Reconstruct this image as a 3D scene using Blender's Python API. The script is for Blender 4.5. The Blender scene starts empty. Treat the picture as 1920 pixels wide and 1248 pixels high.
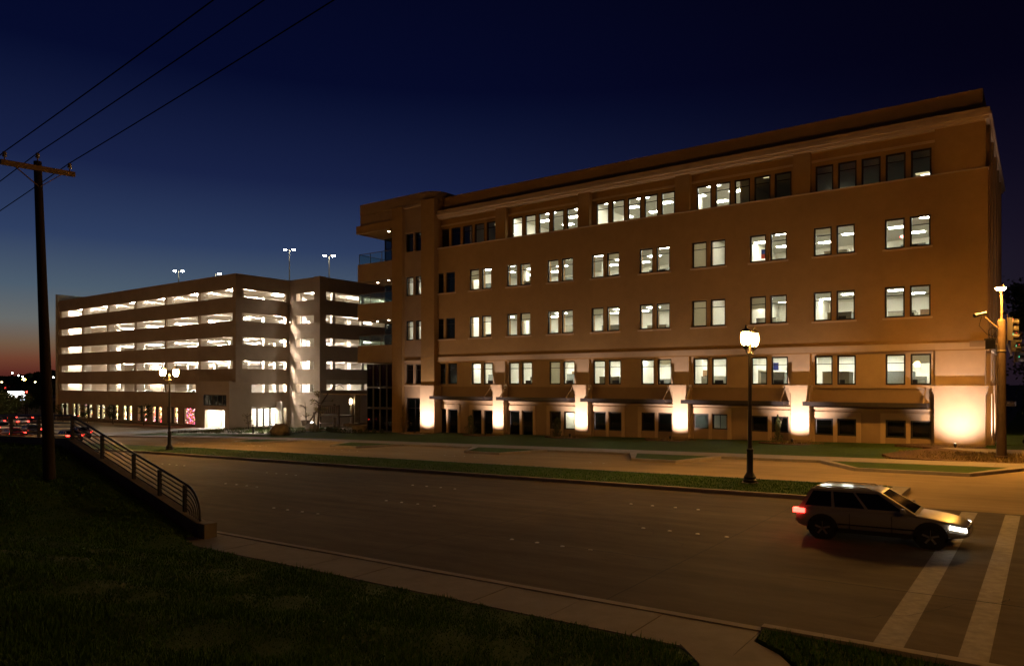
import bpy, math, random
from mathutils import Vector, Matrix
random.seed(7)
SC = bpy.context.scene
COL = SC.collection

# ------------------------------------------------------------------ camera
CAM = Vector((2.4447, -48.829, 3.67))
YAW = math.radians(90 - 53.7)
cd = bpy.data.cameras.new('camera')
cd.sensor_width = 36.0
cd.lens = 1345.0 / 1920.0 * 36.0
cd.shift_y = 93.0 / 1920.0
cd.clip_start = 0.1
cd.clip_end = 6000
cam = bpy.data.objects.new('camera', cd)
COL.objects.link(cam)
cam.location = CAM
cam.rotation_euler = (math.radians(90), 0, YAW)
SC.camera = cam

# ------------------------------------------------------------------ world: dusk sky, afterglow low on the left
def lin(r, g, b):
    f = lambda c: (c / 255) / 12.92 if c / 255 <= 0.04045 else ((c / 255 + 0.055) / 1.055) ** 2.4
    return (f(r), f(g), f(b), 1.0)

W = bpy.data.worlds.new('World')
SC.world = W
W.use_nodes = True
nt = W.node_tree
nt.nodes.clear()
N = nt.nodes.new
LK = nt.links.new
out = N('ShaderNodeOutputWorld')
bg = N('ShaderNodeBackground')
tc = N('ShaderNodeTexCoord')
sep = N('ShaderNodeSeparateXYZ')
LK(tc.outputs['Generated'], sep.inputs[0])
def ramp(stops, fac):
    r = N('ShaderNodeValToRGB')
    LK(fac, r.inputs[0])
    e = r.color_ramp.elements
    while len(e) > 1:
        e.remove(e[-1])
    e[0].position = stops[0][0]
    e[0].color = lin(*stops[0][1])
    for p, c in stops[1:]:
        x = e.new(p)
        x.color = lin(*c)
    return r
def el(deg):
    return math.sin(math.radians(deg))
sunset = ramp([(0.0, (62, 27, 26)), (el(0.7), (90, 42, 34)), (el(1.6), (110, 64, 46)), (el(2.6), (112, 88, 68)), (el(4.2), (102, 105, 104)), (el(6.5), (76, 92, 108)),
               (el(10), (46, 62, 96)), (el(15), (24, 34, 70)), (el(22), (6, 12, 44)), (el(40), (2, 3, 22)), (1.0, (2, 2, 14))], sep.outputs['Z'])
away = ramp([(0.0, (30, 22, 32)), (el(8), (25, 18, 32)), (el(14), (14, 10, 26)), (el(20), (4, 3, 19)), (el(40), (2, 2, 12)), (1.0, (2, 2, 10))], sep.outputs['Z'])
dot = N('ShaderNodeVectorMath'); dot.operation = 'DOT_PRODUCT'
LK(tc.outputs['Generated'], dot.inputs[0])
dot.inputs[1].default_value = (-0.983, 0.183, 0)
mr = N('ShaderNodeMapRange'); mr.interpolation_type = 'SMOOTHSTEP'
mr.inputs['From Min'].default_value = 0.12
mr.inputs['From Max'].default_value = 1.0
LK(dot.outputs['Value'], mr.inputs['Value'])
mx = N('ShaderNodeMixRGB')
LK(mr.outputs[0], mx.inputs[0]); LK(away.outputs[0], mx.inputs[1]); LK(sunset.outputs[0], mx.inputs[2])
LK(mx.outputs[0], bg.inputs[0])
bg.inputs[1].default_value = 1.0
LK(bg.outputs[0], out.inputs[0])

SC.view_settings.view_transform = 'Standard'
SC.view_settings.look = 'None'
SC.view_settings.exposure = 0.0
SC.view_settings.gamma = 1.0
SC.cycles.use_denoising = True
SC.cycles.max_bounces = 7
SC.cycles.diffuse_bounces = 4
SC.cycles.glossy_bounces = 3
SC.cycles.transparent_max_bounces = 12
SC.cycles.caustics_reflective = False
SC.cycles.caustics_refractive = False
SC.cycles.sample_clamp_indirect = 4.0
SC.cycles.use_light_tree = True

# light levels
P_SODIUM = 640.0      # emission of the sodium luminaire on the signal pole
P_LANTERN = 560.0     # emission of the post lanterns
P_UP = 2000.0         # watts of one pilaster uplight
P_PANEL = 62.0       # office ceiling panels
P_GARAGE = 400.0      # garage tubes
SODIUM = (1.0, 0.44, 0.07)
LANT = (1.0, 0.48, 0.10)
WARM = (1.0, 0.76, 0.66)
OFFICE = (1.0, 0.955, 0.82)
GARAGEC = (1.0, 0.88, 0.74)

# ------------------------------------------------------------------ materials
MATS = {}
def mat(name, col, rough=0.8, var=0.12, scale=3.0, bump=0.0, bscale=40.0, metal=0.0, spec=0.3, col2=None, stain=0.0, stretch=None, streak=0.0):
    if name in MATS:
        return MATS[name]
    m = bpy.data.materials.new(name)
    m.use_nodes = True
    t = m.node_tree
    b = t.nodes['Principled BSDF']
    b.inputs['Roughness'].default_value = rough
    b.inputs['Metallic'].default_value = metal
    b.inputs['Specular IOR Level'].default_value = spec
    tcn = t.nodes.new('ShaderNodeTexCoord')
    src = tcn.outputs['Object']
    if stretch:
        mp = t.nodes.new('ShaderNodeMapping')
        mp.inputs['Scale'].default_value = stretch
        t.links.new(src, mp.inputs[0])
        src = mp.outputs[0]
    n = t.nodes.new('ShaderNodeTexNoise')
    n.inputs['Scale'].default_value = scale
    n.inputs['Detail'].default_value = 6
    n.inputs['Roughness'].default_value = 0.65
    t.links.new(src, n.inputs['Vector'])
    r = t.nodes.new('ShaderNodeValToRGB')
    c2 = col2 if col2 else tuple(c * (1 + var) for c in col)
    c1 = tuple(c * (1 - var) for c in col) if not col2 else col
    r.color_ramp.elements[0].position = 0.3
    r.color_ramp.elements[1].position = 0.7
    r.color_ramp.elements[0].color = (*c1, 1)
    r.color_ramp.elements[1].color = (*c2, 1)
    t.links.new(n.outputs['Fac'], r.inputs[0])
    colout = r.outputs[0]
    if stain > 0:
        n2 = t.nodes.new('ShaderNodeTexNoise')
        n2.inputs['Scale'].default_value = 0.22
        n2.inputs['Detail'].default_value = 5
        n2.inputs['Roughness'].default_value = 0.7
        t.links.new(src, n2.inputs['Vector'])
        mrn = t.nodes.new('ShaderNodeMapRange')
        mrn.inputs['From Min'].default_value = 0.35
        mrn.inputs['From Max'].default_value = 0.68
        mrn.inputs['To Min'].default_value = 1.0 - stain
        mrn.inputs['To Max'].default_value = 1.0
        t.links.new(n2.outputs['Fac'], mrn.inputs['Value'])
        ml = t.nodes.new('ShaderNodeMixRGB'); ml.blend_type = 'MULTIPLY'; ml.inputs[0].default_value = 1
        t.links.new(colout, ml.inputs[1]); t.links.new(mrn.outputs[0], ml.inputs[2])
        colout = ml.outputs[0]
    if streak > 0:
        mp2 = t.nodes.new('ShaderNodeMapping'); mp2.inputs['Scale'].default_value = (0.035, 1.25, 1.0)
        t.links.new(tcn.outputs['Object'], mp2.inputs[0])
        n3 = t.nodes.new('ShaderNodeTexNoise'); n3.inputs['Scale'].default_value = 1.0; n3.inputs['Detail'].default_value = 7; n3.inputs['Roughness'].default_value = 0.6
        t.links.new(mp2.outputs[0], n3.inputs['Vector'])
        m3 = t.nodes.new('ShaderNodeMapRange'); m3.inputs['From Min'].default_value = 0.3; m3.inputs['From Max'].default_value = 0.7; m3.inputs['To Min'].default_value = 1.0 - streak; m3.inputs['To Max'].default_value = 1.0 + streak * 0.5
        t.links.new(n3.outputs['Fac'], m3.inputs['Value'])
        ml2 = t.nodes.new('ShaderNodeMixRGB'); ml2.blend_type = 'MULTIPLY'; ml2.inputs[0].default_value = 1
        t.links.new(colout, ml2.inputs[1]); t.links.new(m3.outputs[0], ml2.inputs[2])
        colout = ml2.outputs[0]
    t.links.new(colout, b.inputs['Base Color'])
    if bump > 0:
        nb = t.nodes.new('ShaderNodeTexNoise')
        nb.inputs['Scale'].default_value = bscale
        nb.inputs['Detail'].default_value = 4
        t.links.new(src, nb.inputs['Vector'])
        bp = t.nodes.new('ShaderNodeBump')
        bp.inputs['Strength'].default_value = bump
        bp.inputs['Distance'].default_value = 0.02
        t.links.new(nb.outputs['Fac'], bp.inputs['Height'])
        t.links.new(bp.outputs[0], b.inputs['Normal'])
    MATS[name] = m
    return m

def emit(name, col, strength, base=(0.8, 0.8, 0.8)):
    if name in MATS:
        return MATS[name]
    m = bpy.data.materials.new(name)
    m.use_nodes = True
    t = m.node_tree
    b = t.nodes['Principled BSDF']
    b.inputs['Base Color'].default_value = (*base, 1)
    b.inputs['Emission Color'].default_value = (*col, 1)
    b.inputs['Emission Strength'].default_value = strength
    MATS[name] = m
    return m

def glass(name, tint=(0.9, 0.92, 0.9), gloss=1.0, rough=0.01):
    """thin pane: transparent with a Fresnel reflection"""
    if name in MATS:
        return MATS[name]
    m = bpy.data.materials.new(name)
    m.use_nodes = True
    t = m.node_tree
    t.nodes.clear()
    o = t.nodes.new('ShaderNodeOutputMaterial')
    tr = t.nodes.new('ShaderNodeBsdfTransparent')
    tr.inputs[0].default_value = (*tint, 1)
    gl = t.nodes.new('ShaderNodeBsdfGlossy')
    gl.inputs['Roughness'].default_value = rough
    gl.inputs[0].default_value = (gloss, gloss, gloss, 1)
    ge = t.nodes.new('ShaderNodeNewGeometry')
    dt = t.nodes.new('ShaderNodeVectorMath'); dt.operation = 'DOT_PRODUCT'
    t.links.new(ge.outputs['Incoming'], dt.inputs[0]); t.links.new(ge.outputs['Normal'], dt.inputs[1])
    ab = t.nodes.new('ShaderNodeMath'); ab.operation = 'ABSOLUTE'; t.links.new(dt.outputs['Value'], ab.inputs[0])
    su = t.nodes.new('ShaderNodeMath'); su.operation = 'SUBTRACT'; su.inputs[0].default_value = 1.0; t.links.new(ab.outputs[0], su.inputs[1])
    pw = t.nodes.new('ShaderNodeMath'); pw.operation = 'POWER'; pw.inputs[1].default_value = 5.0; t.links.new(su.outputs[0], pw.inputs[0])
    fr = t.nodes.new('ShaderNodeMath'); fr.operation = 'MULTIPLY_ADD'; fr.inputs[1].default_value = 0.96; fr.inputs[2].default_value = 0.04; t.links.new(pw.outputs[0], fr.inputs[0])
    mxs = t.nodes.new('ShaderNodeMixShader')
    t.links.new(fr.outputs[0], mxs.inputs[0])
    t.links.new(tr.outputs[0], mxs.inputs[1])
    t.links.new(gl.outputs[0], mxs.inputs[2])
    t.links.new(mxs.outputs[0], o.inputs[0])
    MATS[name] = m
    return m

M_STUCCO = mat('stucco', (0.315, 0.193, 0.073), 0.9, 0.07, 1.4, 0.25, 60, stain=0.12)
M_STUCCO2 = mat('stucco_light', (0.46, 0.335, 0.215), 0.9, 0.06, 1.6, 0.25, 60, stain=0.10)
M_STUCCO3 = mat('stucco_base', (0.32, 0.225, 0.14), 0.9, 0.07, 1.3, 0.25, 60, stain=0.14)
M_BRONZE = mat('dark_bronze', (0.012, 0.009, 0.007), 0.5, 0.2, 6, 0, spec=0.5)
M_STEEL = mat('painted_dark_steel', (0.035, 0.027, 0.026), 0.5, 0.2, 5, 0.1, 30, spec=0.4)
M_GLASS = glass('clear_pane')
M_DGLASS = glass('tinted_pane', (0.30, 0.33, 0.34))
M_RGLASS = glass('rail_glass', (0.82, 0.90, 0.88))
M_INWALL = mat('office_wall', (0.76, 0.73, 0.63), 0.9, 0.04, 2)
M_CEIL = mat('office_ceiling', (0.78, 0.77, 0.69), 0.9, 0.05, 12)
M_CARPET = mat('office_carpet', (0.16, 0.15, 0.13), 0.95, 0.2, 20)
M_PANEL = emit('office_light_panel', OFFICE, P_PANEL)
M_PANELDIM = emit('dim_light_panel', (1.0, 0.82, 0.45), 0.9)
M_GCON = mat('garage_precast', (0.42, 0.33, 0.245), 0.88, 0.06, 0.8, 0.2, 50, stain=0.18)
M_GIN = mat('garage_inside_paint', (0.74, 0.69, 0.61), 0.85, 0.08, 1.0, stain=0.1)
M_GTUBE = emit('garage_tube', GARAGEC, P_GARAGE)
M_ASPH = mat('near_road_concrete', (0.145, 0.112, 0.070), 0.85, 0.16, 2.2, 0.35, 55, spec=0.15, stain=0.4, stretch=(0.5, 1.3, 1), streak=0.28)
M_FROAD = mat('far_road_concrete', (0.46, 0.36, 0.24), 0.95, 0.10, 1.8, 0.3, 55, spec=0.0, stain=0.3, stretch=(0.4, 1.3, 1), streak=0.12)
M_SIDE = mat('sidewalk_concrete', (0.30, 0.265, 0.225), 0.85, 0.12, 2.5, 0.3, 60, stain=0.25)
M_KERB = mat('kerb_concrete', (0.34, 0.30, 0.25), 0.85, 0.15, 3, 0.3, 60, stain=0.25)
M_JOINT = mat('tar_joint', (0.02, 0.017, 0.014), 0.8, 0.3, 5)
M_WHITEP = mat('road_paint', (0.27, 0.235, 0.20), 0.7, 0.25, 6, 0.2, 60, stain=0.3)
M_GRASS = mat('lawn', (0.042, 0.078, 0.007), 0.95, 0.3, 5, 0.8, 25, spec=0.1, col2=(0.075, 0.125, 0.014), stain=0.3)
M_BLADE = mat('grass_blades', (0.035, 0.10, 0.010), 0.8, 0.3, 1.5, spec=0.2, col2=(0.075, 0.17, 0.022))
M_MULCH = mat('mulch', (0.10, 0.062, 0.035), 0.95, 0.5, 14, 1.0, 18, spec=0.1)
M_SOIL = mat('distant_ground', (0.05, 0.045, 0.03), 0.95, 0.3, 0.05)
M_WOOD = mat('weathered_pole_wood', (0.035, 0.024, 0.016), 0.9, 0.35, 6, 0.6, 25, stretch=(6, 6, 0.5))
M_ARM = mat('crossarm_wood', (0.26, 0.17, 0.095), 0.85, 0.25, 8, 0.3, 30)
M_CERAM = mat('insulator_porcelain', (0.32, 0.29, 0.25), 0.3, 0.1, 4, spec=0.5)
M_WIRE = mat('wire', (0.006, 0.006, 0.006), 1.0, 0.1, 5, spec=0.0)
M_BLACK = mat('black_iron', (0.018, 0.015, 0.013), 0.42, 0.2, 8, 0.15, 40, spec=0.5)
M_GALV = mat('galvanised_steel', (0.17, 0.125, 0.085), 0.6, 0.15, 4, 0.1, 30, metal=0.0, spec=0.3)
M_LEAF = mat('leaves', (0.045, 0.066, 0.018), 0.7, 0.3, 2, spec=0.25, col2=(0.09, 0.115, 0.035))
M_LEAFD = mat('dark_leaves', (0.03, 0.045, 0.014), 0.7, 0.3, 2, spec=0.2, col2=(0.06, 0.08, 0.025))
M_LEAFY = mat('dry_leaves', (0.16, 0.12, 0.045), 0.8, 0.3, 3, spec=0.2, col2=(0.24, 0.19, 0.08))
M_BARK = mat('bark', (0.085, 0.06, 0.042), 0.95, 0.35, 10, 0.6, 25)
M_STONE = mat('boulder_stone', (0.20, 0.165, 0.125), 0.9, 0.3, 3, 0.6, 12)
M_TIMBER = mat('stained_timber', (0.085, 0.055, 0.032), 0.8, 0.3, 6, 0.3, 30)

# ------------------------------------------------------------------ mesh helpers
class MB:
    def __init__(s):
        s.v = []; s.f = []; s.mi = []
    def quad(s, a, b, c, d, m=0):
        i = len(s.v); s.v += [a, b, c, d]; s.f.append((i, i + 1, i + 2, i + 3)); s.mi.append(m)
    def tri(s, a, b, c, m=0):
        i = len(s.v); s.v += [a, b, c]; s.f.append((i, i + 1, i + 2)); s.mi.append(m)
    def box(s, x0, x1, y0, y1, z0, z1, m=0):
        i = len(s.v)
        s.v += [(x0, y0, z0), (x1, y0, z0), (x1, y1, z0), (x0, y1, z0), (x0, y0, z1), (x1, y0, z1), (x1, y1, z1), (x0, y1, z1)]
        for q in ((0, 3, 2, 1), (4, 5, 6, 7), (0, 1, 5, 4), (1, 2, 6, 5), (2, 3, 7, 6), (3, 0, 4, 7)):
            s.f.append(tuple(i + k for k in q)); s.mi.append(m)
        return s
    def hexa(s, p, m=0):
        """8 points: bottom ring then top ring"""
        i = len(s.v); s.v += [tuple(q) for q in p]
        for q in ((0, 3, 2, 1), (4, 5, 6, 7), (0, 1, 5, 4), (1, 2, 6, 5), (2, 3, 7, 6), (3, 0, 4, 7)):
            s.f.append(tuple(i + k for k in q)); s.mi.append(m)
        return s
    def bar(s, a, b, w, h=None, m=0):
        """rectangular bar from a to b"""
        a = Vector(a); b = Vector(b); h = h or w
        d = (b - a).normalized()
        up = Vector((0, 0, 1)) if abs(d.z) < 0.95 else Vector((0, 1, 0))
        sx = d.cross(up).normalized() * (w / 2); sz = sx.cross(d).normalized() * (h / 2)
        return s.hexa([a - sx - sz, a + sx - sz, b + sx - sz, b - sx - sz, a - sx + sz, a + sx + sz, b + sx + sz, b - sx + sz], m)
    def tube(s, pts, rad, n=8, cap=True, m=0):
        pts = [Vector(p) for p in pts]
        if not isinstance(rad, (list, tuple)):
            rad = [rad] * len(pts)
        i0 = len(s.v)
        prev = None
        for k, p in enumerate(pts):
            d = (pts[min(k + 1, len(pts) - 1)] - pts[max(k - 1, 0)]).normalized()
            if prev is None:
                up = Vector((0, 0, 1)) if abs(d.z) < 0.9 else Vector((1, 0, 0))
                a = d.cross(up).normalized()
            else:
                a = (prev - d * prev.dot(d)).normalized()
            prev = a
            b = d.cross(a)
            for j in range(n):
                t = 2 * math.pi * j / n
                s.v.append(tuple(p + (a * math.cos(t) + b * math.sin(t)) * rad[k]))
        for k in range(len(pts) - 1):
            for j in range(n):
                a0 = i0 + k * n + j; a1 = i0 + k * n + (j + 1) % n
                s.f.append((a0, a1, a1 + n, a0 + n)); s.mi.append(m)
        if cap:
            s.f.append(tuple(i0 + j for j in range(n))[::-1]); s.mi.append(m)
            e = i0 + (len(pts) - 1) * n
            s.f.append(tuple(e + j for j in range(n))); s.mi.append(m)
        return s
    def lathe(s, prof, c=(0, 0, 0), n=12, m=0):
        """prof: list of (radius, z)"""
        return s._lathe(prof, c, n, m)
    def _lathe(s, prof, c, n, m):
        i0 = len(s.v)
        for r, z in prof:
            for j in range(n):
                t = 2 * math.pi * j / n
                s.v.append((c[0] + r * math.cos(t), c[1] + r * math.sin(t), c[2] + z))
        for k in range(len(prof) - 1):
            for j in range(n):
                a0 = i0 + k * n + j; a1 = i0 + k * n + (j + 1) % n
                s.f.append((a0, a1, a1 + n, a0 + n)); s.mi.append(m)
        s.f.append(tuple(i0 + j for j in range(n))[::-1]); s.mi.append(m)
        e = i0 + (len(prof) - 1) * n
        s.f.append(tuple(e + j for j in range(n))); s.mi.append(m)
        return s
    def prism(s, poly, z0, z1, m=0):
        i = len(s.v); n = len(poly)
        s.v += [(x, y, z0) for x, y in poly] + [(x, y, z1) for x, y in poly]
        s.f.append(tuple(i + k for k in range(n))[::-1]); s.mi.append(m)
        s.f.append(tuple(i + n + k for k in range(n))); s.mi.append(m)
        for k in range(n):
            q = (k + 1) % n
            s.f.append((i + k, i + q, i + n + q, i + n + k)); s.mi.append(m)
        return s
    def wall(s, u0, u1, z0, z1, f0, f1, holes, axis='y', m=0):
        """a wall slab with rectangular holes; u runs along x (axis y) or y (axis x); f0 front, f1 back"""
        us = sorted(set([u0, u1] + [h[k] for h in holes for k in (0, 1)]))
        zs = sorted(set([z0, z1] + [h[k] for h in holes for k in (2, 3)]))
        us = [u for u in us if u0 - 1e-6 <= u <= u1 + 1e-6]; zs = [z for z in zs if z0 - 1e-6 <= z <= z1 + 1e-6]
        def solid(i, j):
            if i < 0 or j < 0 or i >= len(us) - 1 or j >= len(zs) - 1:
                return False
            cu = (us[i] + us[i + 1]) / 2; cz = (zs[j] + zs[j + 1]) / 2
            return not any(h[0] < cu < h[1] and h[2] < cz < h[3] for h in holes)
        P = (lambda u, f, z: (u, f, z)) if axis == 'y' else (lambda u, f, z: (f, u, z))
        for i in range(len(us) - 1):
            for j in range(len(zs) - 1):
                if not solid(i, j):
                    continue
                a, b, c, d = us[i], us[i + 1], zs[j], zs[j + 1]
                s.quad(P(a, f0, c), P(b, f0, c), P(b, f0, d), P(a, f0, d), m)
                s.quad(P(a, f1, c), P(a, f1, d), P(b, f1, d), P(b, f1, c), m)
                if not solid(i - 1, j): s.quad(P(a, f0, c), P(a, f0, d), P(a, f1, d), P(a, f1, c), m)
                if not solid(i + 1, j): s.quad(P(b, f0, c), P(b, f1, c), P(b, f1, d), P(b, f0, d), m)
                if not solid(i, j - 1): s.quad(P(a, f0, c), P(a, f1, c), P(b, f1, c), P(b, f0, c), m)
                if not solid(i, j + 1): s.quad(P(a, f0, d), P(b, f0, d), P(b, f1, d), P(a, f1, d), m)
        return s
    def mesh(s, name, mats, smooth=False):
        me = bpy.data.meshes.new(name)
        me.from_pydata([tuple(p) for p in s.v], [], s.f)
        if not isinstance(mats, (list, tuple)):
            mats = [mats]
        for m in mats:
            me.materials.append(m)
        if len(mats) > 1:
            me.polygons.foreach_set('material_index', s.mi)
        if smooth:
            me.polygons.foreach_set('use_smooth', [True] * len(me.polygons))
            me.set_sharp_from_angle(angle=math.radians(38))
        me.update()
        return me
    def build(s, name, mats, parent=None, smooth=False, kind=None):
        return link(name, s.mesh(name, mats, smooth), parent, kind)

def link(name, me, parent=None, kind=None, loc=None, local=False):
    """links a mesh object; unless local, the mesh is in world coordinates"""
    o = bpy.data.objects.new(name, me)
    COL.objects.link(o)
    if loc is not None:
        o.location = loc
    if parent is not None:
        o.parent = parent
        if not local:
            o.matrix_parent_inverse = WORLD[parent.name].inverted() if parent.name in WORLD else Matrix()
            WORLD[o.name] = WORLD.get(parent.name, Matrix()) @ o.matrix_parent_inverse @ Matrix.Translation(o.location)
    else:
        WORLD[o.name] = Matrix.Translation(o.location)
    if kind:
        o['kind'] = kind
    return o
WORLD = {}
def thing(name, label, cat, loc=(0, 0, 0), group=None):
    o = bpy.data.objects.new(name, None)
    COL.objects.link(o)
    o.empty_display_size = 0.3
    o.location = loc
    WORLD[o.name] = Matrix.Translation(Vector(loc))
    o['label'] = label; o['category'] = cat
    if group: o['group'] = group
    return o
def tag(o, label, cat, group=None):
    o['label'] = label; o['category'] = cat
    if group: o['group'] = group
    return o
def light(name, kind, loc, color, power, parent=None, radius=0.05, target=None, spot=None, blend=0.5):
    d = bpy.data.lights.new(name, kind)
    d.color = color; d.energy = power; d.shadow_soft_size = radius
    if kind == 'SPOT':
        d.spot_size = math.radians(spot); d.spot_blend = blend
    o = bpy.data.objects.new(name, d)
    COL.objects.link(o)
    o.location = loc
    if target is not None:
        o.rotation_euler = (Vector(target) - Vector(loc)).to_track_quat('-Z', 'Y').to_euler()
    if parent is not None:
        o.parent = parent
        o.matrix_parent_inverse = WORLD[parent.name].inverted()
    return o
def ordinal(n):
    return ['', 'first', 'second', 'third', 'fourth', 'fifth', 'sixth', 'seventh', 'eighth', 'ninth', 'tenth', 'eleventh', 'twelfth', 'thirteenth', 'fourteenth', 'fifteenth'][n]

# ------------------------------------------------------------------ ground
GP = [(-1600, -5.5), (-320, -5.0), (-200, -4.2), (-131, -2.75), (-80, -2.2), (-62, -1.55), (-45, -1.03), (0, 0.0), (60, 1.3), (1600, 2.0)]
def gz(x):
    for (a, za), (b, zb) in zip(GP, GP[1:]):
        if a <= x <= b:
            return za + (zb - za) * (x - a) / (b - a)
    return GP[-1][1] if x > 0 else GP[0][1]
def xsplit(x0, x1, step=8.0):
    xs = {x0, x1}
    for p, _ in GP:
        if x0 < p < x1: xs.add(p)
    k = math.ceil(x0 / step)
    while k * step < x1:
        if k * step > x0: xs.add(k * step)
        k += 1
    return sorted(xs)
def strip(mb, x0, x1, y0, y1, top, bot=None, step=8.0, m=0):
    """a band following the fall of the street; bot gives it real sides"""
    xs = xsplit(x0, x1, step)
    for a, b in zip(xs, xs[1:]):
        za, zb = gz(a), gz(b)
        mb.quad((a, y0, za + top), (b, y0, zb + top), (b, y1, zb + top), (a, y1, za + top), m)
        if bot is not None:
            mb.quad((a, y0, za + bot), (b, y0, zb + bot), (b, y0, zb + top), (a, y0, za + top), m)
            mb.quad((b, y1, zb + bot), (a, y1, za + bot), (a, y1, za + top), (b, y1, zb + top), m)
    if bot is not None:
        for x in (x0, x1):
            z = gz(x)
            mb.quad((x, y0, z + bot), (x, y1, z + bot), (x, y1, z + top), (x, y0, z + top), m)
    return mb
def struct(name, mb, m, parent=None, smooth=False):
    return mb.build(name, m, parent, smooth, None if parent else 'structure')

YK = -38.0           # near kerb
YM0, YM1 = -24.72, -20.95   # median
YF = -12.75          # far kerb line
mb = MB(); strip(mb, -1600, 1600, -1600, 1600, -0.25, step=60); struct('ground', mb, M_SOIL)
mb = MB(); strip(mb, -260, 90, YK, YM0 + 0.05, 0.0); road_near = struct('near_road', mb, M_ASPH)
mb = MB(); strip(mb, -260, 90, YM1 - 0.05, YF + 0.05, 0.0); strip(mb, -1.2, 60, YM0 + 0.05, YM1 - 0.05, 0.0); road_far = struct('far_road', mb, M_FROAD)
# lane joints and cracks, sheets just above the slab
for (y, x0, x1, w) in ((-34.62, -120, 40, 0.022), (-31.65, -120, 40, 0.012), (-28.2, -120, 40, 0.012)):
    mb = MB()
    x = x0
    while x < x1:
        L = random.uniform(1.5, 4.5); wob = random.uniform(-0.012, 0.012); ww = w * random.uniform(0.6, 1.5)
        if random.random() < 0.85:
            strip(mb, x, min(x + L, x1), y + wob - ww / 2, y + wob + ww / 2, 0.004)
        x += L
    mb.build('lane_joint', M_JOINT, road_near)
for x in [-9.6, -3.6, -15.5, -22, -29]:
    mb = MB(); mb.quad((x, YK + 0.1, gz(x) + 0.0045), (x + 0.018, YK + 0.1, gz(x) + 0.0045), (x + 0.05, YM0 - 0.1, gz(x) + 0.0045), (x + 0.03, YM0 - 0.1, gz(x) + 0.0045))
    mb.build('cross_joint', M_JOINT, road_near)
mb = MB(); strip(mb, -120, 40, -16.95, -16.93, 0.004); mb.build('lane_joint', M_JOINT, road_far)
# near kerb lip (flush gutter edge) and pavement slabs
mb = MB(); strip(mb, -200, -0.85, YK - 0.16, YK - 0.001, 0.05, -0.2, step=4); strip(mb, -0.85, 60, YK - 0.16, YK - 0.001, 0.11, -0.2, step=4)
struct('near_kerb', mb, M_KERB)
def slabs(parent, x0, x1, step, y0, y1, top, skew=0.0):
    x = x1
    r = random.Random(int(abs(y0) * 10))
    while x > x0:
        a = max(x - step * r.uniform(0.96, 1.04), x0); g = 0.007; dz = r.uniform(-0.003, 0.003)
        MB().hexa([(a + g, y0, gz(a) - 0.1), (x - g, y0, gz(x) - 0.1), (x - g + skew, y1, gz(x) - 0.1), (a + g + skew, y1, gz(a) - 0.1),
                   (a + g, y0, gz(a) + top + dz), (x - g, y0, gz(x) + top + dz), (x - g + skew, y1, gz(x) + top + dz), (a + g + skew, y1, gz(a) + top + dz)]).build('paving_slab', M_SIDE, parent)
        x = a
side_near = struct('near_sidewalk', strip(MB(), -200, -0.85, -39.35, YK - 0.17, 0.012, -0.2, step=3), M_SIDE)
slabs(side_near, -30.0, -0.86, 1.55, -39.345, YK - 0.172, 0.035)
# pavement turns towards the viewer on the right
mb = MB()
poly = [(-0.84, -38.17), (-0.79, -38.67), (-0.35, -38.98), (0.6, -40.2), (2.2, -42.6), (0.4, -43.4), (-0.6, -41.4), (-1.1, -39.9), (-1.6, -39.36), (-0.84, -39.36)]
mb.prism([(x, y) for x, y in poly][::-1], -0.3, 0.034); mb.build('sidewalk_turn', M_SIDE, side_near)
# verge right of the turning pavement
mb = MB()
mb.prism([(-0.82, -38.17), (30, -38.17), (30, -60), (3.2, -44), (2.3, -42.5), (0.7, -40.1), (-0.3, -38.93), (-0.74, -38.64)][::-1], -0.3, 0.07)
verge = struct('grass_verge', mb, M_GRASS)

# median with kerb and grass
mb = MB()
strip(mb, -150, -1.6, YM0, YM0 + 0.16, 0.13, -0.2); strip(mb, -150, -1.6, YM1 - 0.16, YM1, 0.13, -0.2)
mb.hexa([(-1.6, YM0, -0.2), (-1.1, YM0 + 1.3, -0.2), (-1.1, YM1, -0.2), (-1.6, YM1, -0.2), (-1.6, YM0, 0.09), (-1.1, YM0 + 1.3, 0.1), (-1.1, YM1, 0.1), (-1.6, YM1, 0.09)])
struct('median_kerb', mb, M_KERB)
mb = MB(); strip(mb, -150, -1.65, YM0 + 0.161, YM1 - 0.161, 0.12); median = struct('median_grass', mb, M_GRASS)

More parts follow.
